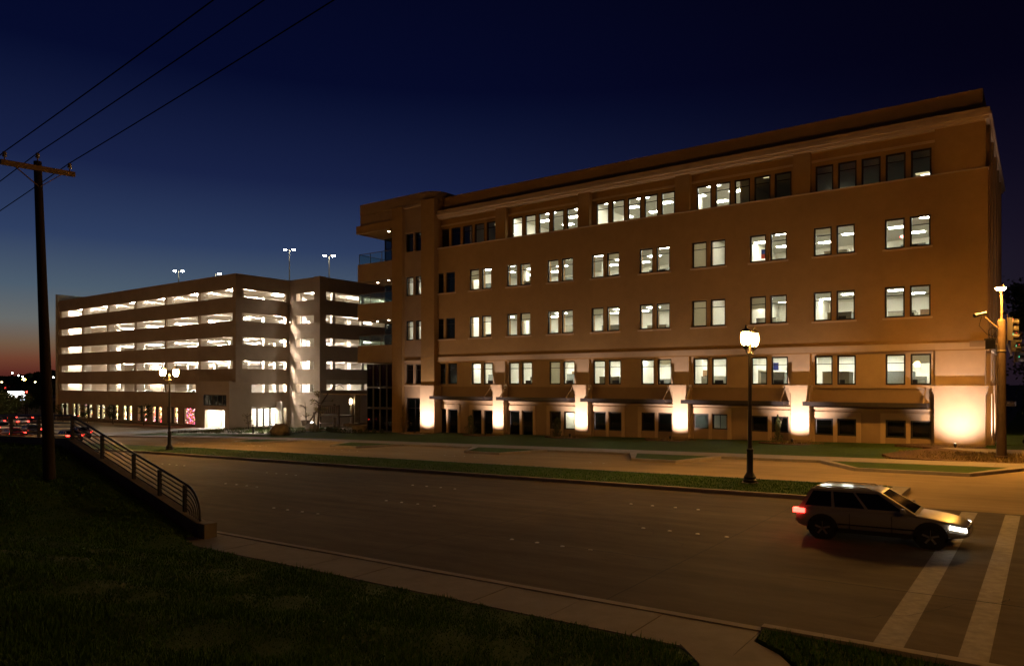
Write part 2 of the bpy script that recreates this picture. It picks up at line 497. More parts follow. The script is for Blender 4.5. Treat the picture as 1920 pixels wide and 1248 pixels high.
# far pavement, lawn, parking-bay islands
mb = MB(); strip(mb, -230, 2.9, YF, YF + 0.17, 0.13, -0.2); struct('far_kerb', mb, M_KERB)
side_far = struct('far_sidewalk', strip(MB(), -230, 2.9, YF + 0.171, -10.75, 0.10, -0.2, step=3), M_SIDE)
slabs(side_far, -62.0, 2.89, 1.9, YF + 0.172, -10.752, 0.125)
struct('lawn', strip(MB(), -78, 2.9, -10.749, 0.9, 0.06, -0.2, step=4), M_GRASS)
struct('side_lawn', MB().prism([(0.4, 0.95), (40, 0.95), (40, 160), (0.4, 160)], -0.3, 0.12), M_GRASS)
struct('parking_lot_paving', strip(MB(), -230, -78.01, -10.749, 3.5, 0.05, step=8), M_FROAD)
for i, (xa, xb, xc, xd) in enumerate([(-5.9, -3.9, 0.3, 1.9), (-15.9, -14.4, -11.9, -10.7), (-27.2, -25.6, -22.8, -21.4), (-39.5, -38.0, -35.0, -33.6), (-51.5, -50, -47, -45.6)]):
    pl = [(xa, YF - 0.02), (xb, -15.55), (xc, -15.75), (xd, YF - 0.02)]
    pi = [(xa + 0.45, YF - 0.021), (xb + 0.12, -15.38), (xc - 0.1, -15.57), (xd - 0.45, YF - 0.021)]
    z = gz((xa + xd) / 2)
    mb = MB()
    sl = (gz(xd) - gz(xa)) / (xd - xa)
    for q in range(3):
        a, b, c, d = pl[q], pl[q + 1], pi[q + 1], pi[q]
        zz = [gz(p[0]) for p in (a, b, c, d)]
        pts = (a, b, c, d)
        mb.hexa([(p[0], p[1], w - 0.2) for p, w in zip(pts, zz)] + [(p[0], p[1], w + 0.13) for p, w in zip(pts, zz)])
    isl = struct('parking_island', mb, M_KERB)
    mb = MB(); mb.quad(*[(p[0], p[1], gz(p[0]) + 0.115) for p in pi]); mb.build('island_grass', M_GRASS, isl)
# crosswalk bars and stop line on the near road
for x0, x1, y0, y1 in ((0.56, 0.94, -37.8, -24.9), (1.58, 1.92, -37.8, -24.9)):
    mb = MB(); mb.quad((x0, y0, gz(x0) + 0.0045), (x1, y0, gz(x1) + 0.0045), (x1 + 0.12, y1, gz(x1) + 0.0045), (x0 + 0.12, y1, gz(x0) + 0.0045)); mb.build('crosswalk_line', M_WHITEP, road_near)
# raised lane buttons, in groups of four
btn = MB().lathe([(0.055, 0), (0.052, 0.008), (0.03, 0.017)], n=8).mesh('lane_button', mat('button_ceramic', (0.62, 0.58, 0.5), 0.4, 0.1, 5, spec=0.5), True)
for y in (-34.62, -31.65, -28.2):
    x = -56.0 + (2.1 if y == -31.65 else 0)
    while x < -1.5:
        for q in range(4):
            xx = x + q * 0.74
            if xx < -0.6 and not (y == -31.65 and xx > -3):
                o = link('lane_button', btn, road_near, loc=(xx, y + random.uniform(-.02, .02), gz(xx) + 0.001))
        x += 9.6
for k in range(18):
    xx = -55 + (k % 4) * 0.75 + (k // 4) * 9.8
    link('lane_button', btn, road_far, loc=(xx, -17.3, gz(xx) + 0.001))

# ------------------------------------------------------------------ near hill, retaining wall, railing
YW = -38.75
def walltop(x):
    if x > -14.9: return gz(x) + 0.05
    if x > -22.7: return 0.02 + (x + 14.9) / (-7.8) * 1.86
    return 1.88 + (x + 22.7) * 0.03
def hill(x, y):
    g_ = min(1.0, max(0.0, (x + 14.9) / 1.6)); g_ = g_ * g_ * (3 - 2 * g_)
    b = (walltop(min(x, -14.901)) - 0.22) * (1 - g_) + (gz(x) + 0.03) * g_
    edge = -38.9 * (1 - g_) - 39.36 * g_
    t = min(1, max(0, (edge - y) / 10.5))
    t = t * t * (3 - 2 * t) * 0.55 + t * 0.45
    p = 2.05
    if x > -6: p = 2.05 - 0.10 * (x + 6)
    if x > -1.2:
        s = min(1, (x + 1.2) / 2.2); t *= 1 - s
    nz = 0.05 * math.sin(x * 0.9 + y * 0.6) + 0.04 * math.sin(x * 2.1 - y * 1.3)
    return b + (p - b) * t + nz * min(1, t * 6)
mb = MB()
xs = [-120, -90, -70, -55, -45, -38, -33, -29, -26] + [-24 + 0.25 * k for k in range(97)]
ys = [-39.36 - d for d in [0, .1] + [.3 * k for k in range(1, 41)] + [12.6, 14, 18, 30, 60]]
grid = {}
for i, x in enumerate(xs):
    for j, y in enumerate(ys):
        yy = y
        if x < -14.9: yy = y + (0.46 if j == 0 else 0)
        if -9.0 < x < -8.0 and j == 0: yy = y - 0.03
        grid[i, j] = len(mb.v)
        mb.v.append((x, yy, hill(x, yy) if j else (walltop(x) - 0.22 if x < -14.9 else gz(x) + 0.015)))
for i in range(len(xs) - 1):
    for j in range(len(ys) - 1):
        if xs[i] >= -1.3 and j < 8:
            continue
        mb.f.append((grid[i, j], grid[i, j + 1], grid[i + 1, j + 1], grid[i + 1, j])); mb.mi.append(0)
hill_o = struct('grass_hill', mb, M_GRASS, smooth=True)
# blades of the near hill: nobody could count them
mb = MB()
R2 = Vector((math.cos(YAW), math.sin(YAW)))
F2 = Vector((-math.sin(YAW), math.cos(YAW)))
cnt = 0
while cnt < 150000:
    d = 2.2 + 24 * random.random() ** 1.5
    u = random.uniform(-0.82, 0.76)
    p = Vector((CAM.x, CAM.y)) + F2 * d + R2 * (u * d)
    x, y = p
    if x > -1.7 or y > (-39.42 + 0.09 * math.sin(x * 5.1) * math.sin(x * 1.7) + 0.05 * random.random() if x > -14.7 else -39.0) or x > -1.7:
        lim = -38.68 - (x + 0.79) * 0.70 if x < -0.35 else -38.98 - (x + 0.35) * 1.28
        if x > -0.76 and x < 6 and y < -38.2 and y > lim + 0.06:
            z = 0.065
        elif -1.7 < x < 0.4 and y < ((-39.36 - (x + 1.6) * 1.08) if x < -1.1 else (-39.9 - (x + 1.1) * 3.0) if x < -0.6 else (-41.4 - (x + 0.6) * 2.0)) - 0.06:
            z = hill(x, y) - 0.01
        else:
            continue
    else:
        if x > -1.7 and y > -39.5: continue
        z = hill(x, y) - 0.01
    cl_ = 0.5 + 0.25 * math.sin(x * 1.9 + 1.3 * math.sin(y * 1.1)) + 0.25 * math.sin(y * 2.6 + 1.7 * math.sin(x * 0.8)) + 0.18 * math.sin(x * 6.1 + y * 4.3)
    if cl_ < 0.12 and random.random() < 0.6: continue
    h = random.uniform(0.03, 0.075) * (0.65 + 0.8 * max(0, cl_)) * (1.9 if random.random() < 0.015 else 1); a = random.uniform(0, math.pi); w = 0.005 + 0.0006 * d
    lx, ly = random.uniform(-.03, .03), random.uniform(-.03, .03)
    dx, dy = math.cos(a) * w, math.sin(a) * w
    mb.tri((x - dx, y - dy, z), (x + dx, y + dy, z), (x + lx, y + ly, z + h))
    cnt += 1
o = mb.build('grass_blades', M_BLADE, None, False, 'stuff'); tag(o, 'short dark grass blades covering the unlit slope in the foreground', 'grass')
mb = MB()
for k in range(26000):
    x = -1.8 - 45 * random.random() ** 1.6; y = random.uniform(YM0 + 0.2, YM1 - 0.2); z = gz(x) + 0.115
    h = random.uniform(0.03, 0.07); a = random.uniform(0, math.pi); w = 0.012
    dx, dy = math.cos(a) * w, math.sin(a) * w
    mb.tri((x - dx, y - dy, z), (x + dx, y + dy, z), (x + random.uniform(-.02, .02), y + random.uniform(-.02, .02), z + h))
o = mb.build('median_grass_blades', M_BLADE, None, False, 'stuff'); tag(o, 'green grass blades on the road median', 'grass')

M_RWALL = mat('retaining_wall_concrete', (0.27, 0.225, 0.165), 0.9, 0.15, 2.5, 0.4, 40, stain=0.35)
rw = thing('retaining_wall', 'low concrete retaining wall stepping down beside the dark grass slope', 'wall', (-14.9, YW, gz(-14.9)))
mb = MB()
xs = [-60, -45, -34, -28, -22.7, -14.95]
for a, b in zip(xs, xs[1:]):
    za, zb = walltop(a), walltop(b)
    mb.hexa([(a, YW, gz(a) - 0.3), (b, YW, gz(b) - 0.3), (b, YW + 0.28, gz(b) - 0.3), (a, YW + 0.28, gz(a) - 0.3), (a, YW, za), (b, YW, zb), (b, YW + 0.28, zb), (a, YW + 0.28, za)])
mb.build('wall_body', M_RWALL, rw)
MB().box(-14.948, -14.62, YW - 0.03, YW + 0.31, gz(-14.9) - 0.3, 0.07).build('end_pier', M_RWALL, rw)

rl = thing('metal_railing', 'dark metal railing with curved-down end bars on top of the concrete wall', 'railing', (-15.2, YW + 0.14, 0.0))
YR = YW + 0.14
HS = [0.74, 0.615, 0.49, 0.365, 0.24, 0.115]
XE = -15.85     # last post; the bars bend down beyond it
for i, h in enumerate(HS):
    pts = [(-60, YR, walltop(-60) + h), (-40, YR, walltop(-40) + h), (-22.75, YR, walltop(-22.75) + h), (-22.6, YR, walltop(-22.6) + h - 0.01)]
    x = -21
    while x < XE:
        pts.append((x, YR, walltop(x) + h)); x += 1.2
    zt = walltop(XE) + h
    pts.append((XE, YR, zt))
    Lh = 0.17 + 0.78 * h; 
    sl = (walltop(-15) - walltop(-20)) / 5.0
    for k in range(1, 8):
        a = k / 7 * math.pi / 2
        xx = XE + Lh * math.sin(a)
        bot = walltop(min(XE + Lh, -14.99)) + 0.01
        z_line = zt + sl * (xx - XE) * 0.55
        zz = bot + (z_line - bot) * (math.cos(a) ** 0.75 if k < 7 else 0)
        pts.append((xx, YR, zz))
    MB().tube(pts, 0.032 if i == 0 else 0.018, 8).build('top_rail' if i == 0 else 'rail', M_BLACK, rl, True)
for x in (-45, -41, -37, -33.5, -30.2, -27.6, -25.2, -22.6, -20.55, -18.6, -17.15, XE):
    MB().box(x - 0.045, x + 0.045, YR - 0.04, YR + 0.04, walltop(x) - 0.05, walltop(x) + 0.71).build('post', M_BLACK, rl)

# ------------------------------------------------------------------ utility pole and wires
PB = Vector((-19.25, -40.55, 1.35)); PT = Vector((-19.3, -40.82, 9.62))
up = thing('utility_pole', 'leaning dark wooden utility pole with crossarm on the grass slope', 'utility pole', PB)
n = 9
MB().tube([PB.lerp(PT, k / n) - Vector((0, 0, 0.3 if k == 0 else 0)) for k in range(n + 1)], [0.15 - 0.055 * k / n for k in range(n + 1)], 14).build('pole', M_WOOD, up, True)
A0 = Vector((PT.x + 0.13, -41.72, 9.37)); A1 = Vector((PT.x + 0.13, -39.95, 9.45))
MB().bar(A0, A1, 0.10, 0.13).build('crossarm', M_ARM, up)
for s in (-1, 1):
    e = A0.lerp(A1, 0.5 + 0.32 * s)
    MB().bar(e - Vector((0, 0, 0.05)), Vector((PT.x + 0.12, PT.y + 0.02 * s, 8.93)), 0.035, 0.02).build('brace', M_ARM, up)
ins = [A0 + Vector((0, 0.09, 0.065)), Vector((PT.x, PT.y, 9.63)), A1 + Vector((0, -0.13, 0.065))]
for p in ins:
    MB().lathe([(0.016, -0.02), (0.016, 0.08), (0.05, 0.09), (0.06, 0.12), (0.035, 0.15), (0.055, 0.17), (0.05, 0.2), (0.02, 0.23)], p, 10).build('insulator', M_CERAM, up, True)
for i, p in enumerate(ins):
    w = thing('power_line', ['overhead wire nearest the viewer, tied to the left end of the crossarm', 'middle overhead wire tied to the top of the leaning pole', 'overhead wire tied to the right end of the crossarm'][i], 'wire', tuple(p + Vector((0, 0, .22))), 'overhead power lines')
    q = p + Vector((0, 0, 0.22))
    for (dx, n0) in ((42, 'strand'), (-70, 'strand')):
        pts = []
        for k in range(25):
            t = k / 24
            sag = -4 * t * (1 - t) * (0.3 if dx > 0 else 1.15)
            pts.append((q.x + dx * t, q.y, q.z + dx * t * (0.112 if dx > 0 else 0.06) + sag))
        MB().tube(pts, 0.013, 6).build(n0, M_WIRE, w, True)

# ------------------------------------------------------------------ window kit (shared meshes)
WK = {}
def window(parent, w, h, loc, transom=0.0, facing='y', dark=False, vbar=False):
    key = (round(w, 2), round(h, 2), transom, facing, dark, vbar)
    if key not in WK:
        fb = 0.095; d0, d1 = -0.05, 0.06
        m = MB()
        def bx(u0, u1, z0, z1, e0=d0, e1=d1, mm=m):
            if facing == 'y': mm.box(u0, u1, e0, e1, z0, z1)
            else: mm.box(-e1, -e0, u0, u1, z0, z1)
        bx(0.001, fb, 0.001, h - 0.001); bx(w - fb, w - 0.001, 0.001, h - 0.001); bx(fb, w - fb, 0.001, fb); bx(fb, w - fb, h - fb, h - 0.001)
        zt = h * (1 - transom)
        if transom: bx(fb, w - fb, zt - 0.022, zt + 0.022, -0.03, 0.03)
        if vbar: bx(w / 2 - 0.02, w / 2 + 0.02, fb, h - fb, -0.03, 0.03)
        fm = m.mesh('window', M_BRONZE)
        panes = []
        for z0, z1 in (((fb, zt - 0.022), (zt + 0.022, h - fb)) if transom else ((fb, h - fb),)):
            pm = MB(); bx(fb, w - fb, z0, z1, 0.0, 0.008, pm); panes.append(pm.mesh('pane', M_DGLASS if dark else M_GLASS))
        WK[key] = (fm, panes)
    fm, panes = WK[key]
    o = link('window', fm, parent, loc=loc)
    for p in panes:
        link('pane', p, o, local=True)
    return o

# ------------------------------------------------------------------ office building
ob = thing('office_building', 'five-storey tan stucco office building with lit windows, uplit pilasters and corner balconies', 'building', (-21, 0, gz(-21)))
NP = 10
PX = [(-2.70 - 4.105 * k - 2.44, -2.70 - 4.105 * k) for k in range(NP)]       # window pairs, right to left
WW = 1.09
pier = [-10.03 - 8.2 * k for k in range(4)]                                  # pilaster centres
Z2, Z3, Z4, Z5 = (3.53, 5.40), (7.61, 9.48), (11.78, 13.60), (15.88, 17.68)
XL = -42.0
def pair_holes(k, z):
    a, b = PX[k]
    return [(a, a + WW, z[0], z[1]), (b - WW, b, z[0], z[1])]
g1 = {0: .30, 1: .30, 2: .36, 3: .40, 4: .08, 5: -.02, 6: -.08, 7: -.78, 8: -.92, 9: -.92}
z1top = {0: 1.38, 1: 1.38, 2: 1.42, 3: 1.47, 4: 1.45, 5: 1.42, 6: 1.36, 7: 1.32, 8: 1.28, 9: 1.28}
H1 = [h for k in range(NP) for h in pair_holes(k, (g1[k], z1top[k]))]
MB().wall(XL, -0.02, -1.6, 3.44, 0.25, 0.55, H1).build('ground_floor_wall', M_STUCCO3, ob)
H2 = [h for k in range(NP) for h in pair_holes(k, Z2)]
MB().wall(XL, -0.01, 3.44, 5.52, 0.12, 0.50, H2).build('second_floor_wall', M_STUCCO2, ob)
H34 = [h for k in range(NP) for z in (Z3, Z4) for h in pair_holes(k, z)]
MB().wall(XL, 0.12, 5.522, 15.82, -0.16, 0.45, H34).build('upper_wall', M_STUCCO, ob)
MB().box(XL, 0.17, -0.235, -0.161, 5.60, 5.98).build('belt_course', M_STUCCO2, ob)
MB().box(XL, 0.15, -0.21, 0.40, 15.822, 15.90).build('ledge', M_STUCCO2, ob)
bays5 = [(-9.48, -2.5)] + [(-9.48 - 8.2 * (k + 1), -10.55 - 8.2 * k) for k in range(3)] + [(XL, -10.55 - 24.6)]
W5 = []
for i, (a, b) in enumerate(bays5):
    n5 = 5
    st = 1.365
    right = b - 0.21
    for q in range(n5):
        x1 = right - q * st; x0 = x1 - WW
        if x0 > XL + 0.05: W5.append((x0, x1, Z5[0] + 0.03, Z5[1], i, q))
MB().wall(XL, -0.3, 15.902, 18.55, 0.40, 0.62, [w[:4] for w in W5]).build('top_floor_wall', M_STUCCO, ob)
MB().box(XL, -0.002, -0.06, 0.62, 18.552, 18.62).build('lintel', M_STUCCO2, ob)
for i, (a, b) in enumerate(bays5):
    x1 = bays5[i - 1][0] if i else 0.0
    MB().box(b, x1 - 0.001, -0.05, 0.399, 15.904, 18.55).build('top_floor_pier', M_STUCCO, ob)
    MB().box(a + 0.01, b - 0.01, 0.30, 0.398, 17.92, 18.06).build('head_moulding', M_STUCCO2, ob)
# cornice in two steps, parapet set back
MB().box(XL, 0.18, -0.20, 0.6, 18.622, 18.80).box(XL, 0.30, -0.34, 0.6, 18.802, 18.98).box(XL, 0.22, -0.27, 0.6, 18.982, 19.26).build('cornice', M_STUCCO2, ob)
MB().box(0.181, 0.30, 0.6, 20, 18.802, 18.98).box(-0.1, 0.18, 0.6, 20, 18.622, 19.26).build('side_cornice', M_STUCCO2, ob)
MB().box(XL, -0.16, 0.62, 0.9, 19.0, 20.66).box(-0.46, -0.16, 0.9, 20, 19.0, 20.66).build('parapet', M_STUCCO, ob)
MB().box(XL - 10, -0.6, 0.92, 20, 19.0, 19.2).build('roof', M_STUCCO3, ob)
# sills under the pairs
for k in range(NP):
    a, b = PX[k]
    for z in (Z3, Z4):
        MB().box(a - 0.1, b + 0.1, -0.225, -0.162, z[0] - 0.13, z[0] - 0.03).build('sill', M_STUCCO2, ob)
    # surround of the ground-floor pair
    zt = z1top[k] + 0.42
    zb = -1.5
    MB().box(a - 0.28, a - 0.02, 0.18, 0.249, zb, zt).box(b + 0.02, b + 0.28, 0.18, 0.249, zb, zt).box(a - 0.02, b + 0.02, 0.18, 0.249, z1top[k] + 0.02, zt).box(a + WW + 0.02, b - WW - 0.02, 0.18, 0.249, zb, z1top[k] + 0.019).build('window_surround', M_STUCCO2, ob)
    for z in (Z2, Z3, Z4):
        yy = 0.27 if z == Z2 else 0.02
        for x in (a, b - WW):
            window(ob, WW, z[1] - z[0], (x, yy, z[0]), 0.29, dark=(k == 9))
    for j, x in enumerate((a, b - WW)):
        window(ob, WW, z1top[k] - g1[k], (x, 0.36, g1[k]), 0.0, dark=not ((k == 3 and j == 1) or (k == 6 and j == 1)), vbar=(k == 3 and j == 1))
for (x0, x1, z0, z1, i, q) in W5:
    window(ob, WW, z1 - z0, (x0, 0.50, z0), 0.29, dark=(i == 4 and q > 2))
MB().box(XL, -2.5, 0.06, 0.119, 3.32, 3.50).build('string_course', M_STUCCO2, ob)
# pilasters: shaft, cap, upper panel
def pilaster(x0, x1, base):
    MB().box(x0, x1, -0.36, 0.249, base, 3.02).build('pilaster', M_STUCCO2, ob)
    MB().box(x0 - 0.06, x1 + 0.06, -0.43, 0.249, 3.022, 3.14).box(x0 - 0.10, x1 + 0.10, -0.48, 0.249, 3.142, 3.36).box(x0 - 0.15, x1 + 0.15, -0.54, 0.119, 3.362, 3.50).build('pilaster_cap', M_STUCCO2, ob)
    MB().box(x0 + 0.02, x1 - 0.02, -0.14, 0.119, 3.502, 5.52).build('pilaster_panel', M_STUCCO2, ob)
    MB().box(x0 - 0.03, x1 + 0.03, -0.40, 0.249, base, gz((x0 + x1) / 2) + 0.22).build('pilaster_base', M_STUCCO3, ob)
for c in pier:
    pilaster(c - 0.57, c + 0.57, -1.5)
pilaster(-2.5, -0.0, -1.0)
# steel canopies between the pilasters, with added diagonal bars
bay_edges = [(pier[0] + 0.60, -2.53)] + [(pier[k + 1] + 0.60, pier[k] - 0.60) for k in range(3)] + [(-41.6, pier[3] - 0.60)]
for (a, b) in bay_edges:
    c = MB()
    c.box(a - 0.25, b - 0.25, -1.12, -1.04, 2.20, 2.47)
    c.box(a - 0.25, a - 0.17, -1.04, 0.24, 2.22, 2.45); c.box(b - 0.33, b - 0.25, -1.04, 0.24, 2.22, 2.45)
    cn = c.build('canopy', M_STEEL, ob)
    MB().box(a - 0.16, b - 0.34, -1.03, 0.24, 2.36, 2.42).build('canopy_deck', M_STEEL, cn)
    MB().box(a + 0.02, b - 0.02, 0.12, 0.249, 1.98, 2.08).build('drip_moulding', M_STUCCO2, ob)
    for x in (a + 0.05, b - 0.45):
        MB().bar((x, -1.0, 2.44), (x, 0.11, 3.40), 0.07, 0.05).build('light_shade_bar', M_STUCCO2, cn)  # pale bars shaped after diagonal lines of light and shadow, not supports
# side of the building along the cross street
sh = []
for q in range(5):
    y = 2.4 + 3.6 * q
    for z in (Z2, Z3, Z4, Z5):
        sh.append((y, y + 1.1, z[0], z[1]))
MB().wall(0.552, 20, -1, 18.62, -0.05, -0.45, sh, 'x').build('side_wall', M_STUCCO, ob)
for (a, b, c, d) in sh:
    window(ob, b - a, d - c, (-0.2, a, c), 0.29, 'x', dark=True)
for q in range(5):
    y = 1.1 + 3.7 * q
    MB().box(-0.049, 0.16, y, y + 0.9, 5.99, 18.6).build('side_pier', M_STUCCO, ob)
    MB().box(-0.049, 0.22, y - 0.1, y + 1.0, -0.6, 3.02).box(-0.049, 0.34, y - 0.2, y + 1.1, 3.022, 3.5).box(-0.049, 0.2, y, y + 0.9, 3.502, 5.5).build('side_pilaster', M_STUCCO2, ob)
MB().box(-0.049, 0.25, 0.56, 20, 5.52, 5.98).build('side_belt', M_STUCCO2, ob)
cn = MB().box(0.35, 1.25, 5.2, 8.2, 2.2, 2.47).build('side_canopy', M_STEEL, ob)
MB().box(XL - 9.9, -0.05, 19.6, 19.99, -1.6, 19.0).build('rear_wall', M_STUCCO, ob)
sp = thing('junction_box', 'small tan junction box fixed at the upper wall corner', 'box', (0.13, -0.3, 5.98))
MB().box(-0.75, 0.0, -0.36, -0.237, 5.72, 6.05).build('box', M_STUCCO3, sp)

# ---- floors, ceilings and rooms inside
FL = {1: -1.1, 2: 2.62, 3: 6.72, 4: 10.86, 5: 14.98}
CE = {1: 1.95, 2: 5.62, 3: 9.72, 4: 13.86, 5: 17.95}
BACK = 9.0
for f in range(1, 6):
    MB().box(XL - 4.95, -0.47, 0.64, BACK + 0.2, FL[f] - 0.12, FL[f]).build('floor_slab', M_CARPET, ob)
    MB().box(XL - 5, -0.47, 0.64, BACK + 0.2, CE[f], CE[f] + 0.1).build('ceiling', M_CEIL, ob)
    MB().box(XL - 5, -0.47, BACK, BACK + 0.15, FL[f] + 0.001, CE[f] - 0.001).build('core_wall', M_INWALL, ob)
def part_wall(x, f, y1=BACK - 0.01):
    MB().box(x - 0.06, x + 0.06, 0.63, y1, FL[f] + 0.001, CE[f] - 0.001).build('room_wall', M_INWALL, ob)
walls = {2: [-38.9, -34.4, -30.6, -26.5, -22.4, -18.4, -14.2, -10.1, -6.0], 3: [-38.9, -16.35, -14.1, -10.4], 4: [-38.9, -16.3, -14.3], 5: [-38.5, -34.5, -26.3, -14.2, -10.0], 1: [-38.6, -29.0, -27.3, -18.2, -14.1, -46.5]}
for f, l in walls.items():
    for x in l: part_wall(x, f, 4.2 if f == 2 else BACK - 0.01)
[MB().box(-47.08, -46.96, 0.34, BACK, FL[f_] + 0.001, CE[f_] - 0.001).build('room_wall', M_INWALL, ob) for f_ in (1, 2, 3, 4, 5)]
part_wall(-42.9, 2); part_wall(-42.9, 3); part_wall(-42.9, 4); part_wall(-42.9, 5)
pan = MB().box(-0.46, 0.46, -0.24, 0.24, -0.03, -0.001).mesh('ceiling_light', M_PANEL)
pan5 = MB().box(-0.5, 0.5, -0.12, 0.12, -0.03, -0.001).mesh('ceiling_light', emit('small_tube', OFFICE, 9))
pand = MB().box(-0.4, 0.4, -0.25, 0.25, -0.03, -0.001).mesh('ceiling_light', M_PANELDIM)
def panels(f, x0, x1, me, dx=2.75, rows=(1.7, 4.2, 6.7)):
    n = max(1, int((x1 - x0) / dx)); st = (x1 - x0) / n
    for i in range(n):
        for y in rows:
            link('ceiling_light', me, ob, loc=(min(x1 - 0.7, max(x0 + 0.7, x0 + st * (i + 0.5) + (y - 4.0) * 0.34)), y + 0.12 * ((i * 7 + f) % 5 - 2), CE[f]))
panels(2, -38.5, -0.8, pan, 2.6, (1.9, 4.9, 7.4)); panels(3, -38.5, -0.8, pan); panels(4, -38.5, -0.8, pan)
panels(5, -34.2, -14.4, pan); panels(5, -38.2, -34.8, pand, 3, (3,)); panels(5, -13.6, -10.3, pand, 3, (2, 6)); panels(5, -9.5, -0.8, pand, 4.4, (7.5,))
panels(4, -42.7, -39.1, pand, 3, (4,)); panels(3, -46, -43.1, pan, 2.5, (2.5,)); panels(4, -46, -43.1, pan, 2.5, (2.5,)); panels(5, -46, -43.1, pand, 2, (2.0, 4)); panels(2, -46, -43.1, pand, 3, (5,))
panels(1, -18.0, -14.3, pan, 3.4, (3.0,)); panels(1, -28.9, -27.4, pan, 2, (2.5,)); panels(1, -42.0, -38.8, pand, 2, (2.5, 5))
# a brighter desk lamp level in the dark top right rooms
for (x, y) in ((-9.3, 8.2), (-3.6, 7.6)):
    link('ceiling_light', pan5, ob, loc=(x, y, CE[5]))
# EXIT signs
def exit_sign(x, y, z, label):
    t = thing('exit_sign', label, 'sign', (x, y, z))
    MB().box(x - 0.17, x + 0.17, y, y + 0.04, z, z + 0.2).build('housing', mat('sign_white', (0.7, 0.66, 0.6), 0.5, 0.05, 4), t)
    c = bpy.data.curves.new('lettering', 'FONT'); c.body = 'EXIT'; c.size = 0.2; c.align_x = 'CENTER'; c.extrude = 0.004
    tmp = bpy.data.objects.new('tmp', c); COL.objects.link(tmp)
    dg = bpy.context.evaluated_depsgraph_get()
    me = bpy.data.meshes.new_from_object(tmp.evaluated_get(dg)); bpy.data.objects.remove(tmp)
    me.materials.clear(); me.materials.append(emit('exit_red', (1, 0.03, 0.05), 5.0, (0.4, 0, 0)))
    for v in me.vertices:
        v.co = Vector((x + v.co.x, y - 0.006 - v.co.z, z + 0.03 + v.co.y))
    link('lettering', me, t)
exit_sign(-7.15, 4.0, 16.55, 'small red EXIT sign in a dark top-floor window at the right')
exit_sign(-4.75, 4.4, 13.15, 'small red EXIT sign on the ceiling of the fourth floor near the corner')
# desks, partitions and monitors by the windows
M_PART = mat('partition_fabric', (0.33, 0.31, 0.24), 0.95, 0.1, 12)
M_PARTB = mat('partition_grey', (0.22, 0.23, 0.21), 0.95, 0.1, 12)
M_DARKP = mat('black_plastic', (0.015, 0.015, 0.017), 0.5, 0.1, 4, spec=0.4)
fname = {2: 'second', 3: 'third', 4: 'fourth', 5: 'top'}
def partition(x, y, f, k, w=1.5, h=1.35, turn=False):
    z = FL[f]
    t = thing('cubicle_partition', f'cubicle partition on the {fname[f]} floor behind the {ordinal(k + 1)} window pair from the right corner', 'partition', (x, y, z), 'cubicle partitions')
    P = lambda a, b, c, d, e, g: (a, b, c, d, e, g)
    m = M_PART if (k + f) % 2 else M_PARTB
    MB().box(x, x + w, y, y + 0.06, z + 0.08, z + h).build('panel', m, t)
    MB().box(x + w - 0.06, x + w, y + 0.061, y + 1.4, z + 0.08, z + h).build('panel', m, t)
    MB().box(x - 0.02, x + w + 0.02, y - 0.01, y + 0.07, z + h + 0.001, z + h + 0.03).build('cap_rail', M_DARKP, t)
    MB().box(x + 0.05, x + 0.1, y + 0.01, y + 0.05, z, z + 0.08).box(x + w - 0.1, x + w - 0.07, y + 0.01, y + 0.05, z, z + 0.08).build('foot', M_DARKP, t)
def desk(x, y, f, k):
    z = FL[f]
    where = f'on the {fname[f]} floor behind the {ordinal(k + 1)} window pair from the right corner'
    t = thing('office_desk', 'office desk ' + where, 'desk', (x, y, z), 'office desks')
    MB().box(x, x + 1.5, y, y + 0.7, z + 0.70, z + 0.74).build('desktop', M_PART, t)
    for q in (0.02, 1.44):
        MB().box(x + q, x + q + 0.04, y + 0.05, y + 0.65, z, z + 0.699).build('leg', M_DARKP, t)
    t = thing('computer_monitor', 'black computer monitor ' + where, 'monitor', (x + 0.5, y + 0.3, z + 0.74), 'computer monitors')
    MB().box(x + 0.25, x + 0.85, y + 0.28, y + 0.32, z + 0.86, z + 1.24).build('screen', M_DARKP, t)
    MB().box(x + 0.52, x + 0.58, y + 0.3, y + 0.34, z + 0.76, z + 0.859).box(x + 0.42, x + 0.68, y + 0.24, y + 0.44, z + 0.741, z + 0.76).build('stand', M_DARKP, t)
M_DOOR = mat('office_door', (0.20, 0.11, 0.05), 0.6, 0.2, 5)
M_BLINDW = mat('white_blind', (0.55, 0.53, 0.45), 0.9, 0.04, 3)
_t = M_BLINDW.node_tree; _tl = _t.nodes.new('ShaderNodeBsdfTranslucent'); _tl.inputs[0].default_value = (0.82, 0.78, 0.66, 1); _ms = _t.nodes.new('ShaderNodeMixShader'); _ms.inputs[0].default_value = 0.85
_t.links.new(_t.nodes['Principled BSDF'].outputs[0], _ms.inputs[1]); _t.links.new(_tl.outputs[0], _ms.inputs[2]); _t.links.new(_ms.outputs[0], _t.nodes['Material Output'].inputs[0])
for f in (2, 3, 4, 5):
    for q in range(10):
        x = -2.4 - 4.1 * q
        if q % 2 == 0: MB().box(x - 0.22, x + 0.22, 4.3, 4.74, FL[f] + 0.001, CE[f] - 0.001).build('interior_column', M_INWALL, ob)
        if (q + f) % 3 == 0: MB().box(x - 1.9, x - 1.0, BACK - 0.05, BACK - 0.001, FL[f] + 0.002, FL[f] + 2.1).build('interior_door', M_DOOR, ob)
        if (q + f) % 4 == 1: MB().box(x - 1.6, x - 0.1, BACK - 0.03, BACK - 0.001, FL[f] + 1.0, FL[f] + 2.0).build('whiteboard', M_BLINDW, ob)
